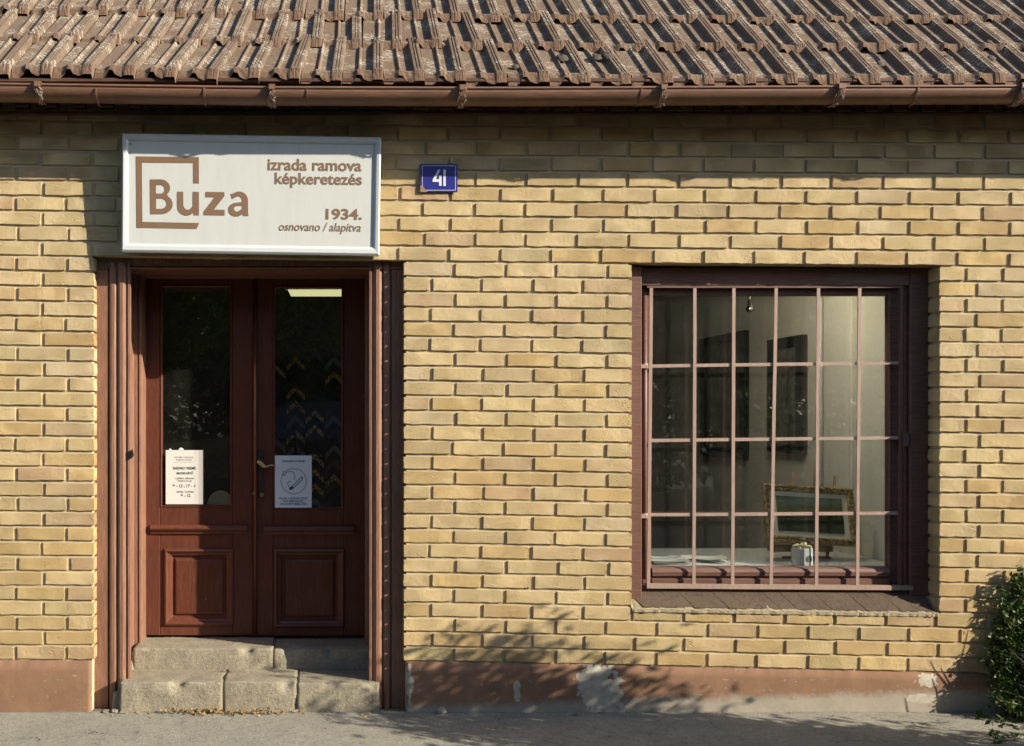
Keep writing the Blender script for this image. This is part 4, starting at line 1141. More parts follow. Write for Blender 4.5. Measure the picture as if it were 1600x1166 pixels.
    e = empty('added_lamp', (2.4, .33, 2.42), 'lit fluorescent lamp on the inner wall above the barred window', 'lamp')  # added lamp out of view, brightens the right wall and the painting
    quick('tube', emit('added_lamp_glow', (1.0, .92, .70), 62), e, lambda m: m.tube([(2.05, .355, 2.42), (2.75, .355, 2.42)], .016, 10))
    quick('housing', M['white'], e, lambda m: m.bbox(2.02, 2.78, .304, .330, 2.39, 2.45, .004))
    quick('end_cap', M['white'], e, lambda m: (m.bbox(2.02, 2.05, .331, .378, 2.40, 2.44), m.bbox(2.75, 2.78, .331, .378, 2.40, 2.44)))
    # board of frame corner samples
    y = 1.6
    b0 = P(428, 700, y)
    e = empty('sample_board', P(490, 760, y), 'board of gilded and dark picture frame corner samples seen through the right door pane', 'display board')
    quick('board', M['plaster_shade'], e, lambda m: m.bbox(PX(400, y), PX(570, y), y+.012, y+.03, PZ(860, y), PZ(530, y)))
    mats = [M['gilt'], M['plate_metal'], M['black_wood'], M['grille_dark'], M['gilt'], M['badge']]
    rr = random.Random(9)
    for cc, uc in enumerate((432, 462, 492, 522, 552)):
        for k in range(12):
            vc = 548+k*23+(9 if cc % 2 else 0); x, _, z = P(uc, vc, y); L_, wd_ = .060, .026
            pts = [(x-L_, z-L_), (x, z), (x+L_, z-L_), (x+L_, z-L_-wd_*1.41), (x, z-wd_*1.41), (x-L_, z-L_-wd_*1.41)]
            quick('corner_sample', rr.choice(mats), e, lambda m: m.prism(pts, 'y', y-.022, y+.011))
    # empty dark frame leaning inside the door
    y = .8
    e = empty('empty_frame', P(445, 760, y), 'thin dark empty picture frame leaning inside the right door pane', 'frame')
    quick('moulding', M['black_wood'], e, lambda m: (m.bbox(PX(425, y), PX(463, y), y, y+.02, PZ(681, y), PZ(676, y)), m.bbox(PX(459, y), PX(464, y), y, y+.02, PZ(860, y), PZ(681, y)+.0), m.bbox(PX(398, y), PX(402, y), y, y+.02, PZ(860, y), PZ(676, y))))
room()

# ------------------------------------------------------------------ lettering
def text_mesh(body, size=1, off=.0, shear=0, ext=.0, spacing=1.0):
    cu = bpy.data.curves.new('t', 'FONT'); cu.body = body; cu.size = size; cu.offset = off; cu.shear = shear; cu.extrude = ext
    cu.space_character = spacing; cu.resolution_u = 6; cu.fill_mode = 'BOTH' if ext else 'FRONT'
    ob = bpy.data.objects.new('t', cu); COL.objects.link(ob)
    dg = bpy.context.evaluated_depsgraph_get(); dg.update()
    me = bpy.data.meshes.new_from_object(ob.evaluated_get(dg))
    vs = np.array([v.co[:] for v in me.vertices]); fs = [tuple(p.vertices) for p in me.polygons]
    bpy.data.objects.remove(ob); bpy.data.curves.remove(cu); bpy.data.meshes.remove(me)
    return vs, fs
def letters(body, name, mat, parent, u0, u1, v0, v1, y, rot=0.0, piv=None, off=.02, shear=0, ext=.0009, spacing=1.0, label=None):
    """fit body to the pixel box u0..u1, v0 (top)..v1 (bottom) on the plane y"""
    vs, fs = text_mesh(body, 1, off, shear, 0.0, spacing)
    lo, hi = vs.min(0), vs.max(0)
    x0, x1, z0, z1 = PX(u0, y), PX(u1, y), PZ(v1, y), PZ(v0, y)
    X = x0+(vs[:, 0]-lo[0])/(hi[0]-lo[0])*(x1-x0); Z = z0+(vs[:, 1]-lo[1])/(hi[1]-lo[1])*(z1-z0)
    if rot:
        c, s = math.cos(rot), math.sin(rot); px, pz = piv
        X, Z = px+(X-px)*c+(Z-pz)*s, pz-(X-px)*s+(Z-pz)*c
    m = MB(); m.add([(a, y, b) for a, b in zip(X, Z)], fs)
    return m.build(name, mat, parent, label=label, fix=False)

# ------------------------------------------------------------------ shop sign
def sign():
    Y = -.088; rot = .0148
    x0, x1, z0, z1 = PX(191, Y), PX(594, Y), PZ(395.5, Y), PZ(212.5, Y); piv = ((x0+x1)/2, (z0+z1)/2)
    c, s = math.cos(rot), math.sin(rot)
    def R(p): return (piv[0]+(p[0]-piv[0])*c+(p[2]-piv[1])*s, p[1], piv[1]-(p[0]-piv[0])*s+(p[2]-piv[1])*c)
    e = empty('shop_sign', (piv[0], -.01, z0), 'white framed shop sign with brown lettering fixed above the door', 'sign')
    def part(name, mat, fn, **kw):
        q = MB(); fn(q); q.v = [R(p) for p in q.v]; return q.build(name, mat, e, **kw)
    part('box', M['sign_frame'], lambda q: q.box(x0+.004, x1-.004, Y+.016, -.006, z0+.004, z1-.004))
    b = .030
    # mitred bevelled rails
    def rail(name, A, B, C_, D_):   # outer a,b inner c,d
        def f(q):
            oa, ob, ia, ib = A, B, D_, C_
            yf, yo = Y, Y+.016
            def L2(p, t, q_): return (p[0]+(q_[0]-p[0])*t, p[1]+(q_[1]-p[1])*t)
            ma, mb = L2(oa, .25, ia), L2(ob, .25, ib); na, nb = L2(oa, .7, ia), L2(ob, .7, ib)
            rows = [(oa, ob, yo+.003), (oa, ob, yf+.007), (ma, mb, yf), (na, nb, yf+.002), (ia, ib, yf+.0095), (ia, ib, yo+.003)]
            for (p, r_, y) in rows: q.v += [(p[0], y, p[1]), (r_[0], y, r_[1])]
            for k in range(len(rows)-1): q.f.append((2*k, 2*k+1, 2*k+3, 2*k+2)); q.m.append(0); q.sm.append(False)
            q.f.append((0, 10, 11, 1)); q.m.append(0); q.sm.append(False)
            q.f.append((0, 2, 4, 6, 8, 10)); q.f.append((1, 11, 9, 7, 5, 3)); q.m += [0, 0]; q.sm += [False, False]
        part(name, M['sign_frame'], f)
    o = [(x0, z0), (x1, z0), (x1, z1), (x0, z1)]
    bt = .034; i = [(x0+b, z0+.042), (x1-b, z0+.042), (x1-b, z1-bt), (x0+b, z1-bt)]; g = .0006
    rail('frame_rail', o[0], o[1], i[1], i[0]); rail('frame_rail', (o[1][0], o[1][1]+g), (o[2][0], o[2][1]-g), (i[2][0], i[2][1]-g), (i[1][0], i[1][1]+g))
    rail('frame_rail', o[2], o[3], i[3], i[2]); rail('frame_rail', (o[3][0], o[3][1]-g), (o[0][0], o[0][1]+g), (i[0][0], i[0][1]+g), (i[3][0], i[3][1]-g))
    yp = Y+.0135
    part('face_panel', M['sign_face'], lambda q: q.box(x0+.012, x1-.012, yp, Y+.0155, z0+.012, z1-.012))
    yt = yp-.0012
    def un(u, v): return (PX(u, yt), yt, PZ(v, yt))
    # bracket-shaped emblem: points given in the photo, already sloped, so built directly
    def poly(q, pts): q.prism([(PX(u, yt), PZ(v, yt)) for u, v in pts], 'y', yt, yt+.001)
    q = MB()
    poly(q, [(213.7, 245.3), (311.6, 246.4), (311.6, 287), (302.8, 286.8), (302.8, 255.6), (223, 255), (223, 346.3), (311.8, 348.2), (307.4, 357.3), (213.7, 355.6)])
    q.build('emblem', M['sign_ink'], e)
    # heavy hand-cut letters B u z a
    def curve(cx, cy, rx, ry, a0, a1, n=12): return [(cx+rx*math.cos(math.radians(a0+(a1-a0)*k/n)), cy-ry*math.sin(math.radians(a0+(a1-a0)*k/n))) for k in range(n+1)]
    q = MB()
    Bo = [(235.2, 280.8), (252, 280.6)]+curve(252, 294, 14.5, 13.2, 88, -48, 10)+curve(253, 319.2, 17.5, 15.2, 52, -88, 12)+[(235.4, 334.6)]
    B1 = [(244.6, 289.6), (251.5, 289.4)]+curve(251.5, 296, 6.6, 6.6, 85, -85, 8)+[(244.6, 302.6)]
    B2 = [(244.6, 310.6), (252.5, 310.4)]+curve(252.5, 318.3, 8.4, 7.8, 85, -85, 8)+[(244.6, 326.2)]
    uo = [(277.4, 299.6), (287, 299.8), (287, 319)]+curve(293.8, 319, 6.8, 8.6, 180, 300, 7)+[(301.6, 322.5), (301.8, 299.8), (311.4, 300), (311.4, 336.4), (303.2, 336.2), (302.6, 331.8)]+curve(292, 323, 14.6, 13.8, 300, 180, 9)
    zo = [(321.6, 300), (351.2, 300.4), (351.2, 306.6), (334.8, 327.4), (351.4, 327.8), (351.4, 336.6), (318.6, 336), (318.6, 330.4), (335.6, 308.6), (321.6, 308.2)]
    ao = [(360.6, 303.6)]+curve(374, 313.2, 13.9, 13.8, 125, 0, 9)+[(387.9, 330.6), (388.6, 337.4), (380.0, 337.2), (378.8, 333.2)]+curve(369.4, 327.6, 12.6, 10.8, 305, 90, 10)+[(378.4, 315.6)]+curve(372.6, 313, 5.8, 6, -10, 110, 6)+[(363.2, 311.4)]
    ai = [(378.4, 321.8)]+curve(371.2, 326.2, 5.2, 4.4, 95, 280, 8)+[(378.4, 326)]
    # holes: bridge with a keyhole cut
    def holed(q, outer, holes):
        cu = bpy.data.curves.new('h', 'CURVE'); cu.dimensions = '2D'; cu.fill_mode = 'BOTH'; cu.extrude = 0
        for loop in [outer]+holes:
            sp = cu.splines.new('POLY'); sp.points.add(len(loop)-1); sp.use_cyclic_u = True
            for k, (u, v) in enumerate(loop): sp.points[k].co = (PX(u, yt), PZ(v, yt), 0, 1)
        ob = bpy.data.objects.new('h', cu); COL.objects.link(ob); dg = bpy.context.evaluated_depsgraph_get(); dg.update()
        me = bpy.data.meshes.new_from_object(ob.evaluated_get(dg))
        q.add([(v.co.x, yt, v.co.y) for v in me.vertices], [tuple(p.vertices) for p in me.polygons])
        bpy.data.objects.remove(ob); bpy.data.curves.remove(cu)
    for nm, o_, hs in (('B', Bo, [B1, B2]), ('u', uo, []), ('z', zo, []), ('a', ao, [ai])):
        q = MB(); holed(q, o_, hs); q.build('lettering', M['sign_ink'], e, fix=False)
    kw = dict(rot=.013, off=.022)
    def tx(body, u0, u1, v0, v1, **k):
        z = dict(kw); z.update(k); letters(body, 'lettering', M['sign_ink'], e, u0, u1, v0, v1, yt, piv=(PX((u0+u1)/2, yt), PZ((v0+v1)/2, yt)), **z)
    tx('izrada ramova', 418.5, 564.8, 249.4, 267.8); tx('k\u00e9pkeretez\u00e9s', 429.5, 565.2, 271, 294.4)
    tx('1934.', 509, 565.2, 326.2, 343.4, off=.03); tx('osnovano / alapitva', 435.8, 563.8, 347.6, 365, shear=.22, off=.012)
    # fixing screws
    e.rotation_euler = (math.radians(2.6), 0, 0); e.location.y -= .002
    part('screw', M['plate_metal'], lambda q: q.tube([(x0+.04, Y+.006, z1-.05), (x0+.04, yp-.0005, z1-.05)], .0025, 6))
sign()

# ------------------------------------------------------------------ number plate
def plate():
    y = -.012
    e = empty('number_plate', P(685, 302, y), 'small blue enamel house number plate reading 41', 'number plate')
    quick('plate', M['blue'], e, lambda q: q.bbox(PX(656), PX(714.5), y, y+.005, PZ(301.5), PZ(257), .0022))
    yt = y-.0008
    def bd(q):
        a, b, c, d = PX(659.2), PX(711.5), PZ(298.6), PZ(259.8); t = .0022
        q.box(a, b, yt, y+.001, d-t, d); q.box(a, b, yt, y+.001, c, c+t); q.box(a, a+t, yt, y+.001, c+t, d-t); q.box(b-t, b, yt, y+.001, c+t, d-t)
    quick('border_line', M['plate_white'], e, bd)
    def pg(q, pts): q.prism([(PX(u), PZ(v)) for u, v in pts], 'y', yt-.0003, y+.001)
    quick('numeral', M['plate_white'], e, lambda q: pg(q, [(684.2, 266.2), (687.4, 266.4), (680.6, 281.2), (685.4, 281.2), (685.6, 275), (689.6, 275), (689.6, 291.4), (685.6, 291.4), (685.5, 285.4), (675.6, 285.2), (675.6, 281.8)]))
    quick('numeral', M['plate_white'], e, lambda q: pg(q, [(692.2, 266.6), (696, 266.2), (696, 291.6), (692.2, 291.6)]))
    quick('rust_spot', M['rust'], e, lambda q: pg(q, [(656.2, 301), (656.4, 290), (659, 292.6), (661.4, 293), (663.8, 297), (668, 299.4), (666, 301.2)]))
    quick('nail', M['plate_metal'], e, lambda q: [q.tube([(PX(u), y-.003, PZ(v)), (PX(u), y, PZ(v))], .003, 6) for u, v in ((685, 258.6), (685, 300))])
plate()

# ------------------------------------------------------------------ notices on the door panes
def notices():
    y = .493
    # left
    e = empty('opening_hours_notice', P(288, 788, y), 'white opening hours paper taped in the left door pane', 'notice')
    def curl(m, ua, ub, va, vb, yy, mat=0, lift=.006):
        n = 8
        for i in range(n+1):
            t = i/n; x = PX(ua+(ub-ua)*t, yy); dy = -lift*max(0, t-.75)**2*16
            m.v += [(x, yy+dy, PZ(vb, yy)), (x, yy+dy, PZ(va, yy)), (x, yy+dy+.0006, PZ(vb, yy)), (x, yy+dy+.0006, PZ(va, yy))]
        for i in range(n):
            a = i*4; m.f += [(a, a+4, a+5, a+1), (a+2, a+3, a+7, a+6), (a+1, a+5, a+7, a+3), (a, a+2, a+6, a+4)]; m.m += [0]*4; m.sm += [False]*4
    m = MB(); curl(m, 259, 317.5, 703.5, 788, y); m.build('sheet', M['paper'], e)
    yt = y-.0007
    for body, u0, u1, v0, v1, off, mt in (('izrada ramova', 273, 302, 712.5, 716, 0, 'ink_grey'), ('k\u00e9pkeretez\u00e9s', 275.5, 300, 717, 720.5, 0, 'ink_grey'), ('RADNO VREME', 270.5, 306, 729.5, 734, .025, 'ink'), ('MUNKAID\u0150', 276, 302, 736.6, 741.4, .025, 'ink'),
                                          ('radnim danom', 274, 303, 745.6, 749, 0, 'ink'), ('h\u00e9tk\u00f6znap', 278, 299.5, 750, 753.6, 0, 'ink'), ('9 - 12 ; 17 - 19', 270, 309, 757, 762.4, .02, 'ink'), ('subota / szombat', 276, 303, 766.4, 770, 0, 'ink'), ('9 - 12', 282.5, 297.5, 772, 777, .02, 'ink')):
        letters(body, 'lettering', M[mt], e, u0, u1, v0, v1, yt, off=off)
    quick('rule_line', M['ink_grey'], e, lambda q: q.box(PX(273, y), PX(302, y), yt, y-.0002, PZ(722.6, y), PZ(722.2, y)))
    y = .487
    e = empty('no_smoking_notice', P(458, 794, y), 'bluish white no smoking notice on the right door pane', 'notice')
    quick('sheet', M['paper_blue'], e, lambda q: q.box(PX(429.5, y), PX(487, y), y, y+.0008, PZ(793.5, y), PZ(712, y)))
    yt = y-.0006
    cx, cz = 459, 752
    def ringm(q, r0, r1, yy):
        n = 40
        for k in range(n):
            t = 2*math.pi*k/n; q.v += [(PX(cx+r0*math.cos(t), y), yy, PZ(cz-r0*math.sin(t), y)), (PX(cx+r1*math.cos(t), y), yy, PZ(cz-r1*math.sin(t), y))]
        for k in range(n):
            a = 2*k; b = 2*((k+1) % n); q.f.append((a, b, b+1, a+1)); q.m.append(0); q.sm.append(False)
    quick('print_ring', M['ring_red'], e, lambda q: ringm(q, 18.4, 21, yt), fix=False)
    def ln(q, pts, w=.45, yy=yt-.0003):
        for (a, b) in zip(pts[:-1], pts[1:]):
            d = math.hypot(b[0]-a[0], b[1]-a[1]); nx, ny = -(b[1]-a[1])/d*w, (b[0]-a[0])/d*w
            q.add([(PX(u, y), yy, PZ(v, y)) for u, v in ((a[0]-nx, a[1]-ny), (b[0]-nx, b[1]-ny), (b[0]+nx, b[1]+ny), (a[0]+nx, a[1]+ny))], [(0,1,2,3)])
    def cig(q):
        ln(q, [(455, 762.5), (470.5, 745.2), (472.5, 745.6), (473, 748), (457.5, 764)], .55)
        ln(q, [(452.8, 765.3), (457.2, 760.6)], 2.0)
        ln(q, [(453, 762), (449.5, 757), (449.8, 753), (455, 752)], .4); ln(q, [(444, 743), (448, 738), (454, 736.3), (459, 738), (460.5, 743), (459.5, 750)], .4)
        ln(q, [(441, 742.5), (442, 738), (444, 736)], .35); ln(q, [(443.2, 742.5), (445.6, 743.2)], .8)
    quick('cigarette_drawing', M['ink'], e, cig, fix=False)
    for body, u0, u1, v0, v1, off in (('ZABRANJENO PU\u0160ENJE', 440, 476.5, 718.6, 723, .02), ('TILOS A DOH\u00c1NYZ\u00c1S', 436, 480, 776.6, 780.6, .02), ('NO SMOKING', 442, 474, 781.6, 784.8, .02), ('RAUCHEN VERBOTEN', 438, 479, 786, 789.2, .02)):
        letters(body, 'lettering', M['ink'], e, u0, u1, v0, v1, yt, off=off)
notices()

# ------------------------------------------------------------------ vegetation
def leaf_cloud(name, pts, nrm, size, mat, parent, origin, aspect=.5, seed=0, kind=None, label=None):
    r = np.random.RandomState(seed); n = len(pts)
    d = r.normal(size=(n, 3)); d += nrm*1.2; d /= np.linalg.norm(d, axis=1)[:, None]
    a = np.cross(d, r.normal(size=(n, 3))); a /= np.linalg.norm(a, axis=1)[:, None]; b = np.cross(d, a)
    s = size*(r.uniform(.6, 1.25, n))[:, None]
    v0 = pts-a*s; v1 = pts+b*s*aspect; v2 = pts+a*s; v3 = pts-b*s*aspect
    V = np.stack([v0, v1-d*s*.12, v2, v3-d*s*.12], 1).reshape(-1, 3)-np.array(origin)
    me = bpy.data.meshes.new(name); me.vertices.add(4*n); me.vertices.foreach_set('co', V.ravel())
    F = np.empty((n, 2, 3), dtype=np.int32); b0 = np.arange(n)*4
    F[:, 0, 0] = b0; F[:, 0, 1] = b0+1; F[:, 0, 2] = b0+2; F[:, 1, 0] = b0; F[:, 1, 1] = b0+2; F[:, 1, 2] = b0+3
    me.loops.add(6*n); me.loops.foreach_set('vertex_index', F.ravel()); me.polygons.add(2*n)
    me.polygons.foreach_set('loop_start', np.arange(2*n)*3); me.polygons.foreach_set('loop_total', np.full(2*n, 3))
    me.materials.append(mat); me.update(calc_edges=True); me.validate()
    o = bpy.data.objects.new(name, me); link(o, parent, origin); return tag(o, label, kind=kind)
def shrub(name, base, lumps, n, size, lab, seed, group=None, mat='leaf', cat='shrub', clump=.045):
    """lumps: list of (x,y,z,rx,ry,rz) ellipsoids in world metres"""
    r = np.random.RandomState(seed); e = empty(name, base, lab, cat, group)
    vol = np.array([l[3]*l[4]*l[5] for l in lumps])**.75; vol /= vol.sum(); P_ = []; N_ = []
    tips = []
    for l, w in zip(lumps, vol):
        k = int(n*w); nc = max(6, k//22)
        d = r.normal(size=(nc, 3)); d /= np.linalg.norm(d, axis=1)[:, None]
        rad = r.uniform(.55, 1.0, nc)**.6; rad *= (1+.13*r.normal(size=nc))
        c = np.array(l[:3])+d*rad[:, None]*np.array(l[3:])
        idx = r.randint(0, nc, k); p = c[idx]+r.normal(size=(k, 3))*clump
        P_.append(p); N_.append(d[idx]); tips += list(c[:max(3, nc//14)])
    p = np.concatenate(P_); q = np.concatenate(N_)
    if base[1] > -.5:
        lim = .042+.50*np.clip(.36-p[:, 2], 0, 1); out = p[:, 1] < -lim; p[out, 1] = -lim[out]*r.uniform(.4, 1, out.sum())
    if base[1] > -.5: keep = (p[:, 0] > PX(1541)+.03*r.normal(size=len(p))) & (p[:, 2] < .72+.25*np.clip(p[:, 0]-PX(1600), 0, 1)); p = p[keep]; q = q[keep]
    if -1.5 < base[1] < -1: keep = p[:, 0] > np.maximum(2.82, 3.66*(5.1+p[:, 1])/5.1); p = p[keep]; q = q[keep]
    ok = (p[:, 2] > base[2]+.01) & (p[:, 1] < -.015 if base[1] > -1.5 else p[:, 1] < 50)
    p = p[ok]; q = q[ok]
    leaf_cloud('foliage', p, q, size, M[mat], e, base, .42, seed)
    m = MB(); rr = random.Random(seed)
    for t in tips[:60]:
        b = Vector(base)+Vector((rr.uniform(-.08, .08), rr.uniform(-.03, .03), 0)); t = Vector(t)
        mid = b.lerp(t, .5)+Vector((rr.uniform(-.05, .05), rr.uniform(-.03, .03), .05)); h = (t-b).length
        if t.y > -.02: t.y = -.02
        if mid.y > -.03: mid.y = -.03
        m.tube([b, b.lerp(mid, .5), mid, mid.lerp(t, .5), t], [.007+.004*h, .006+.003*h, .005, .003, .0015], 5)
    m.build('branch', M['bark'], e)
    return e
def veg():
    # the dark shrub growing at the right end of the picture
    sh = shrub('shrub', (PX(1650, -.15), -.22, -.01), [
        (PX(1596, -.12), -.10, .20, .14, .08, .25), (PX(1612, -.1), -.07, .46, .12, .05, .19), (PX(1640, -.2), -.16, .2, .22, .15, .26), (PX(1650, -.1), -.08, .62, .16, .06, .24),
        (PX(1720, -.1), -.12, .35, .3, .10, .38), (PX(1600, -.45), -.42, .03, .10, .12, .14)], 20000, .015, 'dense dark green leafy shrub against the wall at the right edge of the photo', 3, clump=.028)
    # a few longer sprigs that stand out against the bricks
    m = MB(); L = []; r = np.random.RandomState(2); rr = random.Random(2)
    for (pts) in ([(1590, 960, -.05), (1575, 950, -.045), (1568, 935, -.04), (1563, 918, -.04)], [(1600, 935, -.05), (1592, 918, -.05), (1584, 905, -.045)], [(1600, 930, -.05), (1600, 905, -.05), (1597, 888, -.05)],
                  [(1585, 1055, -.07), (1560, 1042, -.06), (1546, 1034, -.05), (1532, 1032, -.05)], [(1580, 985, -.05), (1570, 965, -.05), (1566, 950, -.05)],
                  [(1590, 1135, -.35), (1565, 1130, -.42), (1545, 1122, -.45), (1530, 1115, -.45)], [(1590, 1150, -.4), (1565, 1150, -.45), (1548, 1145, -.48)], [(1585, 1010, -.06), (1572, 1000, -.06)], [(1590, 1100, -.3), (1562, 1095, -.34), (1552, 1085, -.35)], [(1600, 1165, -.4), (1575, 1166, -.46), (1556, 1165, -.48)]):
        p = [Vector(P(*q)) for q in pts]; m.tube(p, [.003-.0005*i for i in range(len(p))], 5)
        for a, b in zip(p[:-1], p[1:]):
            for k in range(14):
                L.append(a.lerp(b, rr.random())+Vector((rr.gauss(0, .012), rr.gauss(0, .012), rr.gauss(0, .012))))
        for k in range(8): L.append(p[-1]+Vector((rr.gauss(0, .01), rr.gauss(0, .008), rr.gauss(0, .01))))
    m.build('sprig', M['bark'], sh)
    L = np.array([tuple(l) for l in L]); leaf_cloud('sprig_leaves', L, r.normal(size=L.shape), .015, M['leaf'], sh, tuple(WL[sh.name]), .5, 5, kind='stuff')
    # larger shrubs along the kerb beyond the frame: they throw the dappled shade
    shrub('shrub', (3.35, -1.3, -.02), [(3.25, -1.3, .95, .5, .3, .66), (3.65, -1.3, .85, .42, .3, .66), (4.02, -1.3, .7, .4, .3, .62), (3.15, -1.25, .4, .33, .3, .4), (4.35, -1.3, .65, .3, .25, .5), (3.12, -1.3, .80, .3, .25, .36)], 19000, .032, 'rounded green shrub at the kerb right of the picture, nearest the window', 7, 'shrubs beyond the right edge', clump=.06)
    shrub('shrub', (5.8, -1.35, -.02), [(5.3, -1.35, .45, .6, .3, .48), (6.1, -1.35, .5, .6, .3, .5), (6.8, -1.35, .5, .6, .3, .45)], 5000, .034, 'lower green shrub at the kerb farther right of the picture', 9, 'shrubs beyond the right edge', clump=.06)
    rr_ = random.Random(77)  # unseen roadside bushes added to shade the road and cut bounced light
    for i, (x, y, h) in enumerate([(9.5+1.9*k, -4.9+.3*(k % 2), 3.5+.25*rr_.uniform(-1, 1)) for k in range(9)]):
        shrub('shrub', (x, y, -.15), [(x, y, h*.42, 1.15, .6, h*.46), (x+.4, y, h*.7, .8, .5, h*.26)], 2600, .10, 'added unseen bush shading the road right of the picture, ' + ('first', 'second', 'third', 'fourth', 'fifth', 'sixth', 'seventh', 'eighth', 'ninth')[i] + ' from the shop', 60+i, 'added bushes shading the street', clump=.15)
    # trees across the street (seen as reflections in the panes)
    def tree(x, y, h, seed, src=None, lab=''):
        e = empty('tree', (x, y, -.1), lab, 'tree', 'trees across the street')
        if src is None:
            r = np.random.RandomState(seed); pts = []; nr = []
            for k in range(46):
                d = r.normal(size=3); d /= np.linalg.norm(d); c = np.array((0, 0, h*.56))+d*np.array((2.3, 1.8, h*.36))*r.uniform(.45, 1)
                q = c+r.normal(size=(1100, 3))*np.array((.5, .5, .36)); pts.append(q); nr.append(np.tile(d, (1100, 1)))
            f = leaf_cloud('crown', np.concatenate(pts)+np.array((x, y, 0)), np.concatenate(nr), .06, M['leaf2'], e, (x, y, -.1), .5, seed)
            m = MB(); m.tube([(x, y, -.2), (x+.05, y, h*.2), (x-.05, y, h*.45), (x, y, h*.8)], [.2, .15, .11, .04], 8)
            rr = random.Random(seed)
            for k in range(7):
                a = rr.uniform(0, 6.28); m.tube([(x, y, h*(.2+.05*k)), (x+1.0*math.cos(a), y+1.0*math.sin(a), h*(.38+.06*k)), (x+1.8*math.cos(a), y+1.6*math.sin(a), h*(.45+.06*k))], [.08, .05, .02], 6)
            t = m.build('trunk', M['bark'], e, (x, y, -.1)); return e, f, t
        for s in src:
            c = s.copy(); COL.objects.link(c); c.parent = e; c.location = s.location; c.rotation_euler = (0, 0, seed*1.3)
        return e
    e, f, t = tree(-4.2, -14.0, 7.5, 31, lab='broad tree across the street, far left')
    for i, (x, y) in enumerate(((-.3, -13.2), (3.6, -14.2), (7.6, -13.4), (12.0, -14.4), (16.8, -13.6), (-9.0, -13.8), (21.5, -14.2))):
        tree(x, y, 7.5, i+1, (f, t), 'broad tree across the street, ' + ('behind the dark car', 'second right of the car', 'third right of the car', 'fourth right of the car', 'fifth right of the car', 'left end of the row', 'right end of the row')[i])
    for i, (x, y) in enumerate(((-6.5, -19), (-2.2, -18.5), (1.8, -19), (5.6, -18.6), (10.0, -19), (14.4, -18.7), (19.0, -19))):  # rear row added to close bright sky gaps in the pane reflections
        e2 = tree(x, y, 7.5, i+20, (f, t), 'added tree in the rear row across the street closing sky gaps, ' + ('first', 'second', 'third', 'fourth', 'fifth', 'sixth', 'seventh')[i] + ' from the left')
    r = np.random.RandomState(12); n = 26000
    p = np.stack([r.uniform(-12, 24, n), r.uniform(-16.6, -15.6, n), r.uniform(-.1, 3.2, n)], 1); p[:, 2] += .25*np.sin(p[:, 0]*1.7)
    leaf_cloud('hedge', p, np.tile((0, 1, .3), (n, 1)), .13, M['leaf'], None, (6, -16, -.1), .5, 13)
    tag(bpy.data.objects['hedge'], 'long clipped hedge behind the trees across the street', 'hedge')
veg()

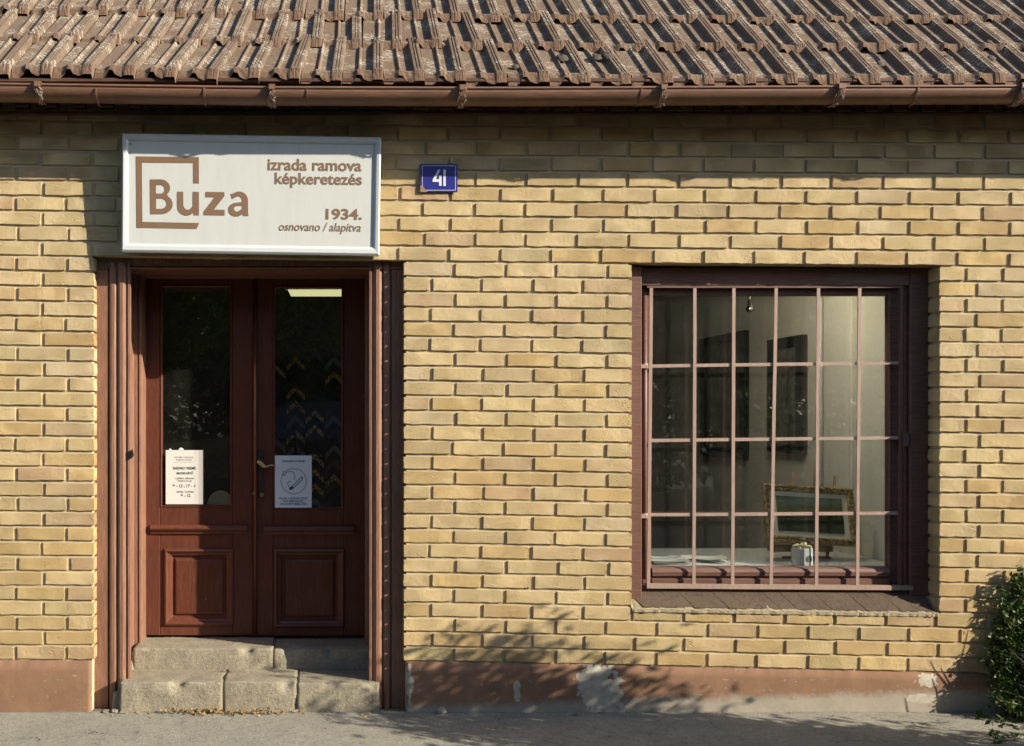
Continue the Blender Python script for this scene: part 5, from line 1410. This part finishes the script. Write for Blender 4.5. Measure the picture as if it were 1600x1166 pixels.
# ------------------------------------------------------------------ dark car across the street (reflected in the left pane)
def car():
    cx, cy, z = -.02, -8.0, -.13
    e = empty('parked_car', (cx, cy, z), 'dark parked car across the street with pale headlights', 'car')
    W = .86
    side = [(-2.05, .28), (-2.1, .55), (-2.04, .98), (-1.15, 1.06), (-.45, 1.42), (.75, 1.46), (1.55, 1.02), (2.05, .92), (2.12, .6), (2.08, .28)]
    m = MB(); n = len(side)
    for (w, sc) in ((-W, .0), (-W+.12, .05), (W-.12, .05), (W, .0)):
        for (x, zz) in side:
            inset = (.18 if zz > 1.2 else 0)
            ww = (abs(w)-(inset if abs(w) > W-.05 else 0))*(1 if w > 0 else -1)
            m.v.append((cx+x, cy+ww, z+zz+(sc if zz > 1.2 else 0)))
    for k in range(3):
        for i in range(n):
            j = (i+1) % n; m.f.append((k*n+i, k*n+j, (k+1)*n+j, (k+1)*n+i)); m.m.append(0); m.sm.append(False)
    m.f += [tuple(range(n)), tuple(range(3*n, 4*n))[::-1]]; m.m += [0, 0]; m.sm += [False, False]
    m.build('body', M['car'], e)
    def pan(pts, nm, mat=M['car_glass']):
        quick(nm, mat, e, lambda q: q.prism([(cx+x, z+zz) for x, zz in pts], 'y', cy+W-.03, cy+W-.085) )
    for s in (1,):
        quick('side_window', M['car_glass'], e, lambda q: q.add([(cx-.95, cy+W-.04, z+.98), (cx+.1, cy+W-.04, z+1.0), (cx+.1, cy+W-.165, z+1.38), (cx-.42, cy+W-.165, z+1.36)], [(0,1,2,3)]))
        quick('side_window', M['car_glass'], e, lambda q: q.add([(cx+.16, cy+W-.04, z+1.0), (cx+1.3, cy+W-.04, z+1.02), (cx+.7, cy+W-.165, z+1.38), (cx+.16, cy+W-.165, z+1.38)], [(0,1,2,3)]))
        quick('window_trim', M['chrome'], e, lambda q: q.tube([(cx-1.0, cy+W-.02, z+.955), (cx+1.35, cy+W-.02, z+.985)], .012, 6))
    for x in (-1.3, 1.3):
        for s in (-1, 1):
            w = quick('wheel', M['rubber'], e, lambda q: (q.tube([(cx+x, cy+s*(W-.18), z+.32), (cx+x, cy+s*(W+.01), z+.32)], .32, 24)))
            quick('rim', M['chrome'], w, lambda q: q.tube([(cx+x, cy+s*(W+.0), z+.32), (cx+x, cy+s*(W+.025), z+.32)], .19, 16))
    for y in (-.6, .6):
        quick('headlight', M['lampglass'], e, lambda q: q.bbox(cx-2.12, cx-1.95, cy+y-.16, cy+y+.16, z+.62, z+.74, .03))
    quick('door_handle', M['chrome'], e, lambda q: (q.bbox(cx-.1, cx+.05, cy+W+.001, cy+W+.02, z+.86, z+.885), q.bbox(cx+.9, cx+1.05, cy+W+.001, cy+W+.02, z+.88, z+.905)))
    HL = emit('headlamp_glint_glow', (1.0, .93, .8), 5)  # glowing discs on the car side stand in for bright headlight glints
    quick('headlight_glint', HL, e, lambda q: [q.tube([(cx-1.98, cy+W+.0, z+.92), (cx-1.98, cy+W+.012, z+.92)], .022, 12), q.tube([(cx-1.84, cy+W, z+.92), (cx-1.84, cy+W+.012, z+.92)], .032, 12)])
    quick('mirror', M['car'], e, lambda q: q.bbox(cx-.95, cx-.78, cy+W+.001, cy+W+.16, z+.98, z+1.1, .03))
car()
for o_ in [bpy.data.objects['parked_car']]: o_.scale = (1, 1, 1.28)

# ------------------------------------------------------------------ litter and small stones
def litter():
    r = np.random.RandomState(6); P_ = []
    for k in range(240):
        u = r.normal(350, 62); y = -.018-abs(r.normal(0, .022)); P_.append((PX(u), y, .004+abs(r.normal(0, .010))))
    for k in range(36):
        u = r.uniform(150, 640); P_.append((PX(u), -.02-abs(r.normal(0, .05)), .004))
    P_ = np.array(P_); leaf_cloud('dry_leaves', P_, np.tile((0, 0, .8), (len(P_), 1)), .010, M['dead_leaf'], None, (PX(350), -.03, 0), .6, 8, kind='stuff')
    for i, (u, y, s, lab) in enumerate([(690, -.02, .020, 'round pale stone on the pavement against the brown plinth, right of the door'), ]):
        m = MB(); rr = random.Random(i); x = PX(u, y)
        for a in range(9):
            for b in range(6):
                th = 2*math.pi*a/9; ph = -.9+2.47*b/5; d = s*(1+.12*rr.uniform(-1, 1)); m.v.append((x+1.2*d*math.cos(th)*math.cos(ph), y-.02+d*math.sin(th)*math.cos(ph), s*.75+d*.9*math.sin(ph)))
        for a in range(9):
            for b in range(5):
                a2 = (a+1) % 9; m.f.append((a*6+b, a2*6+b, a2*6+b+1, a*6+b+1)); m.m.append(0); m.sm.append(True)
        m.build('stone', M['stone'], None, label=lab, cat='stone')
    for (u, v, s, lab) in ((1235, 1116, .014, 'dry yellow leaf on the pavement below the middle of the window'), (1303, 1121, .013, 'dry leaf on the pavement right of the yellow leaf'), (503, 1114, .014, 'greenish leaf on the pavement below the right end of the steps'), (902, 1118, .026, 'long dark fallen leaf on the pavement below the peeled patch')):
        y = -(v-1112)/462*D*.98; x = PX(u, y); q = MB()
        q.add([(x-s, y, .004), (x-s*.2, y-.5*s, .010), (x+s, y+.2*s, .006), (x, y+.5*s, .009), (x, y, .012)], [(0,1,4), (1,2,4), (2,3,4), (3,0,4)])
        q.build('fallen_leaf', M['dead_leaf'], None, label=lab, cat='leaf', fix=False)
litter()
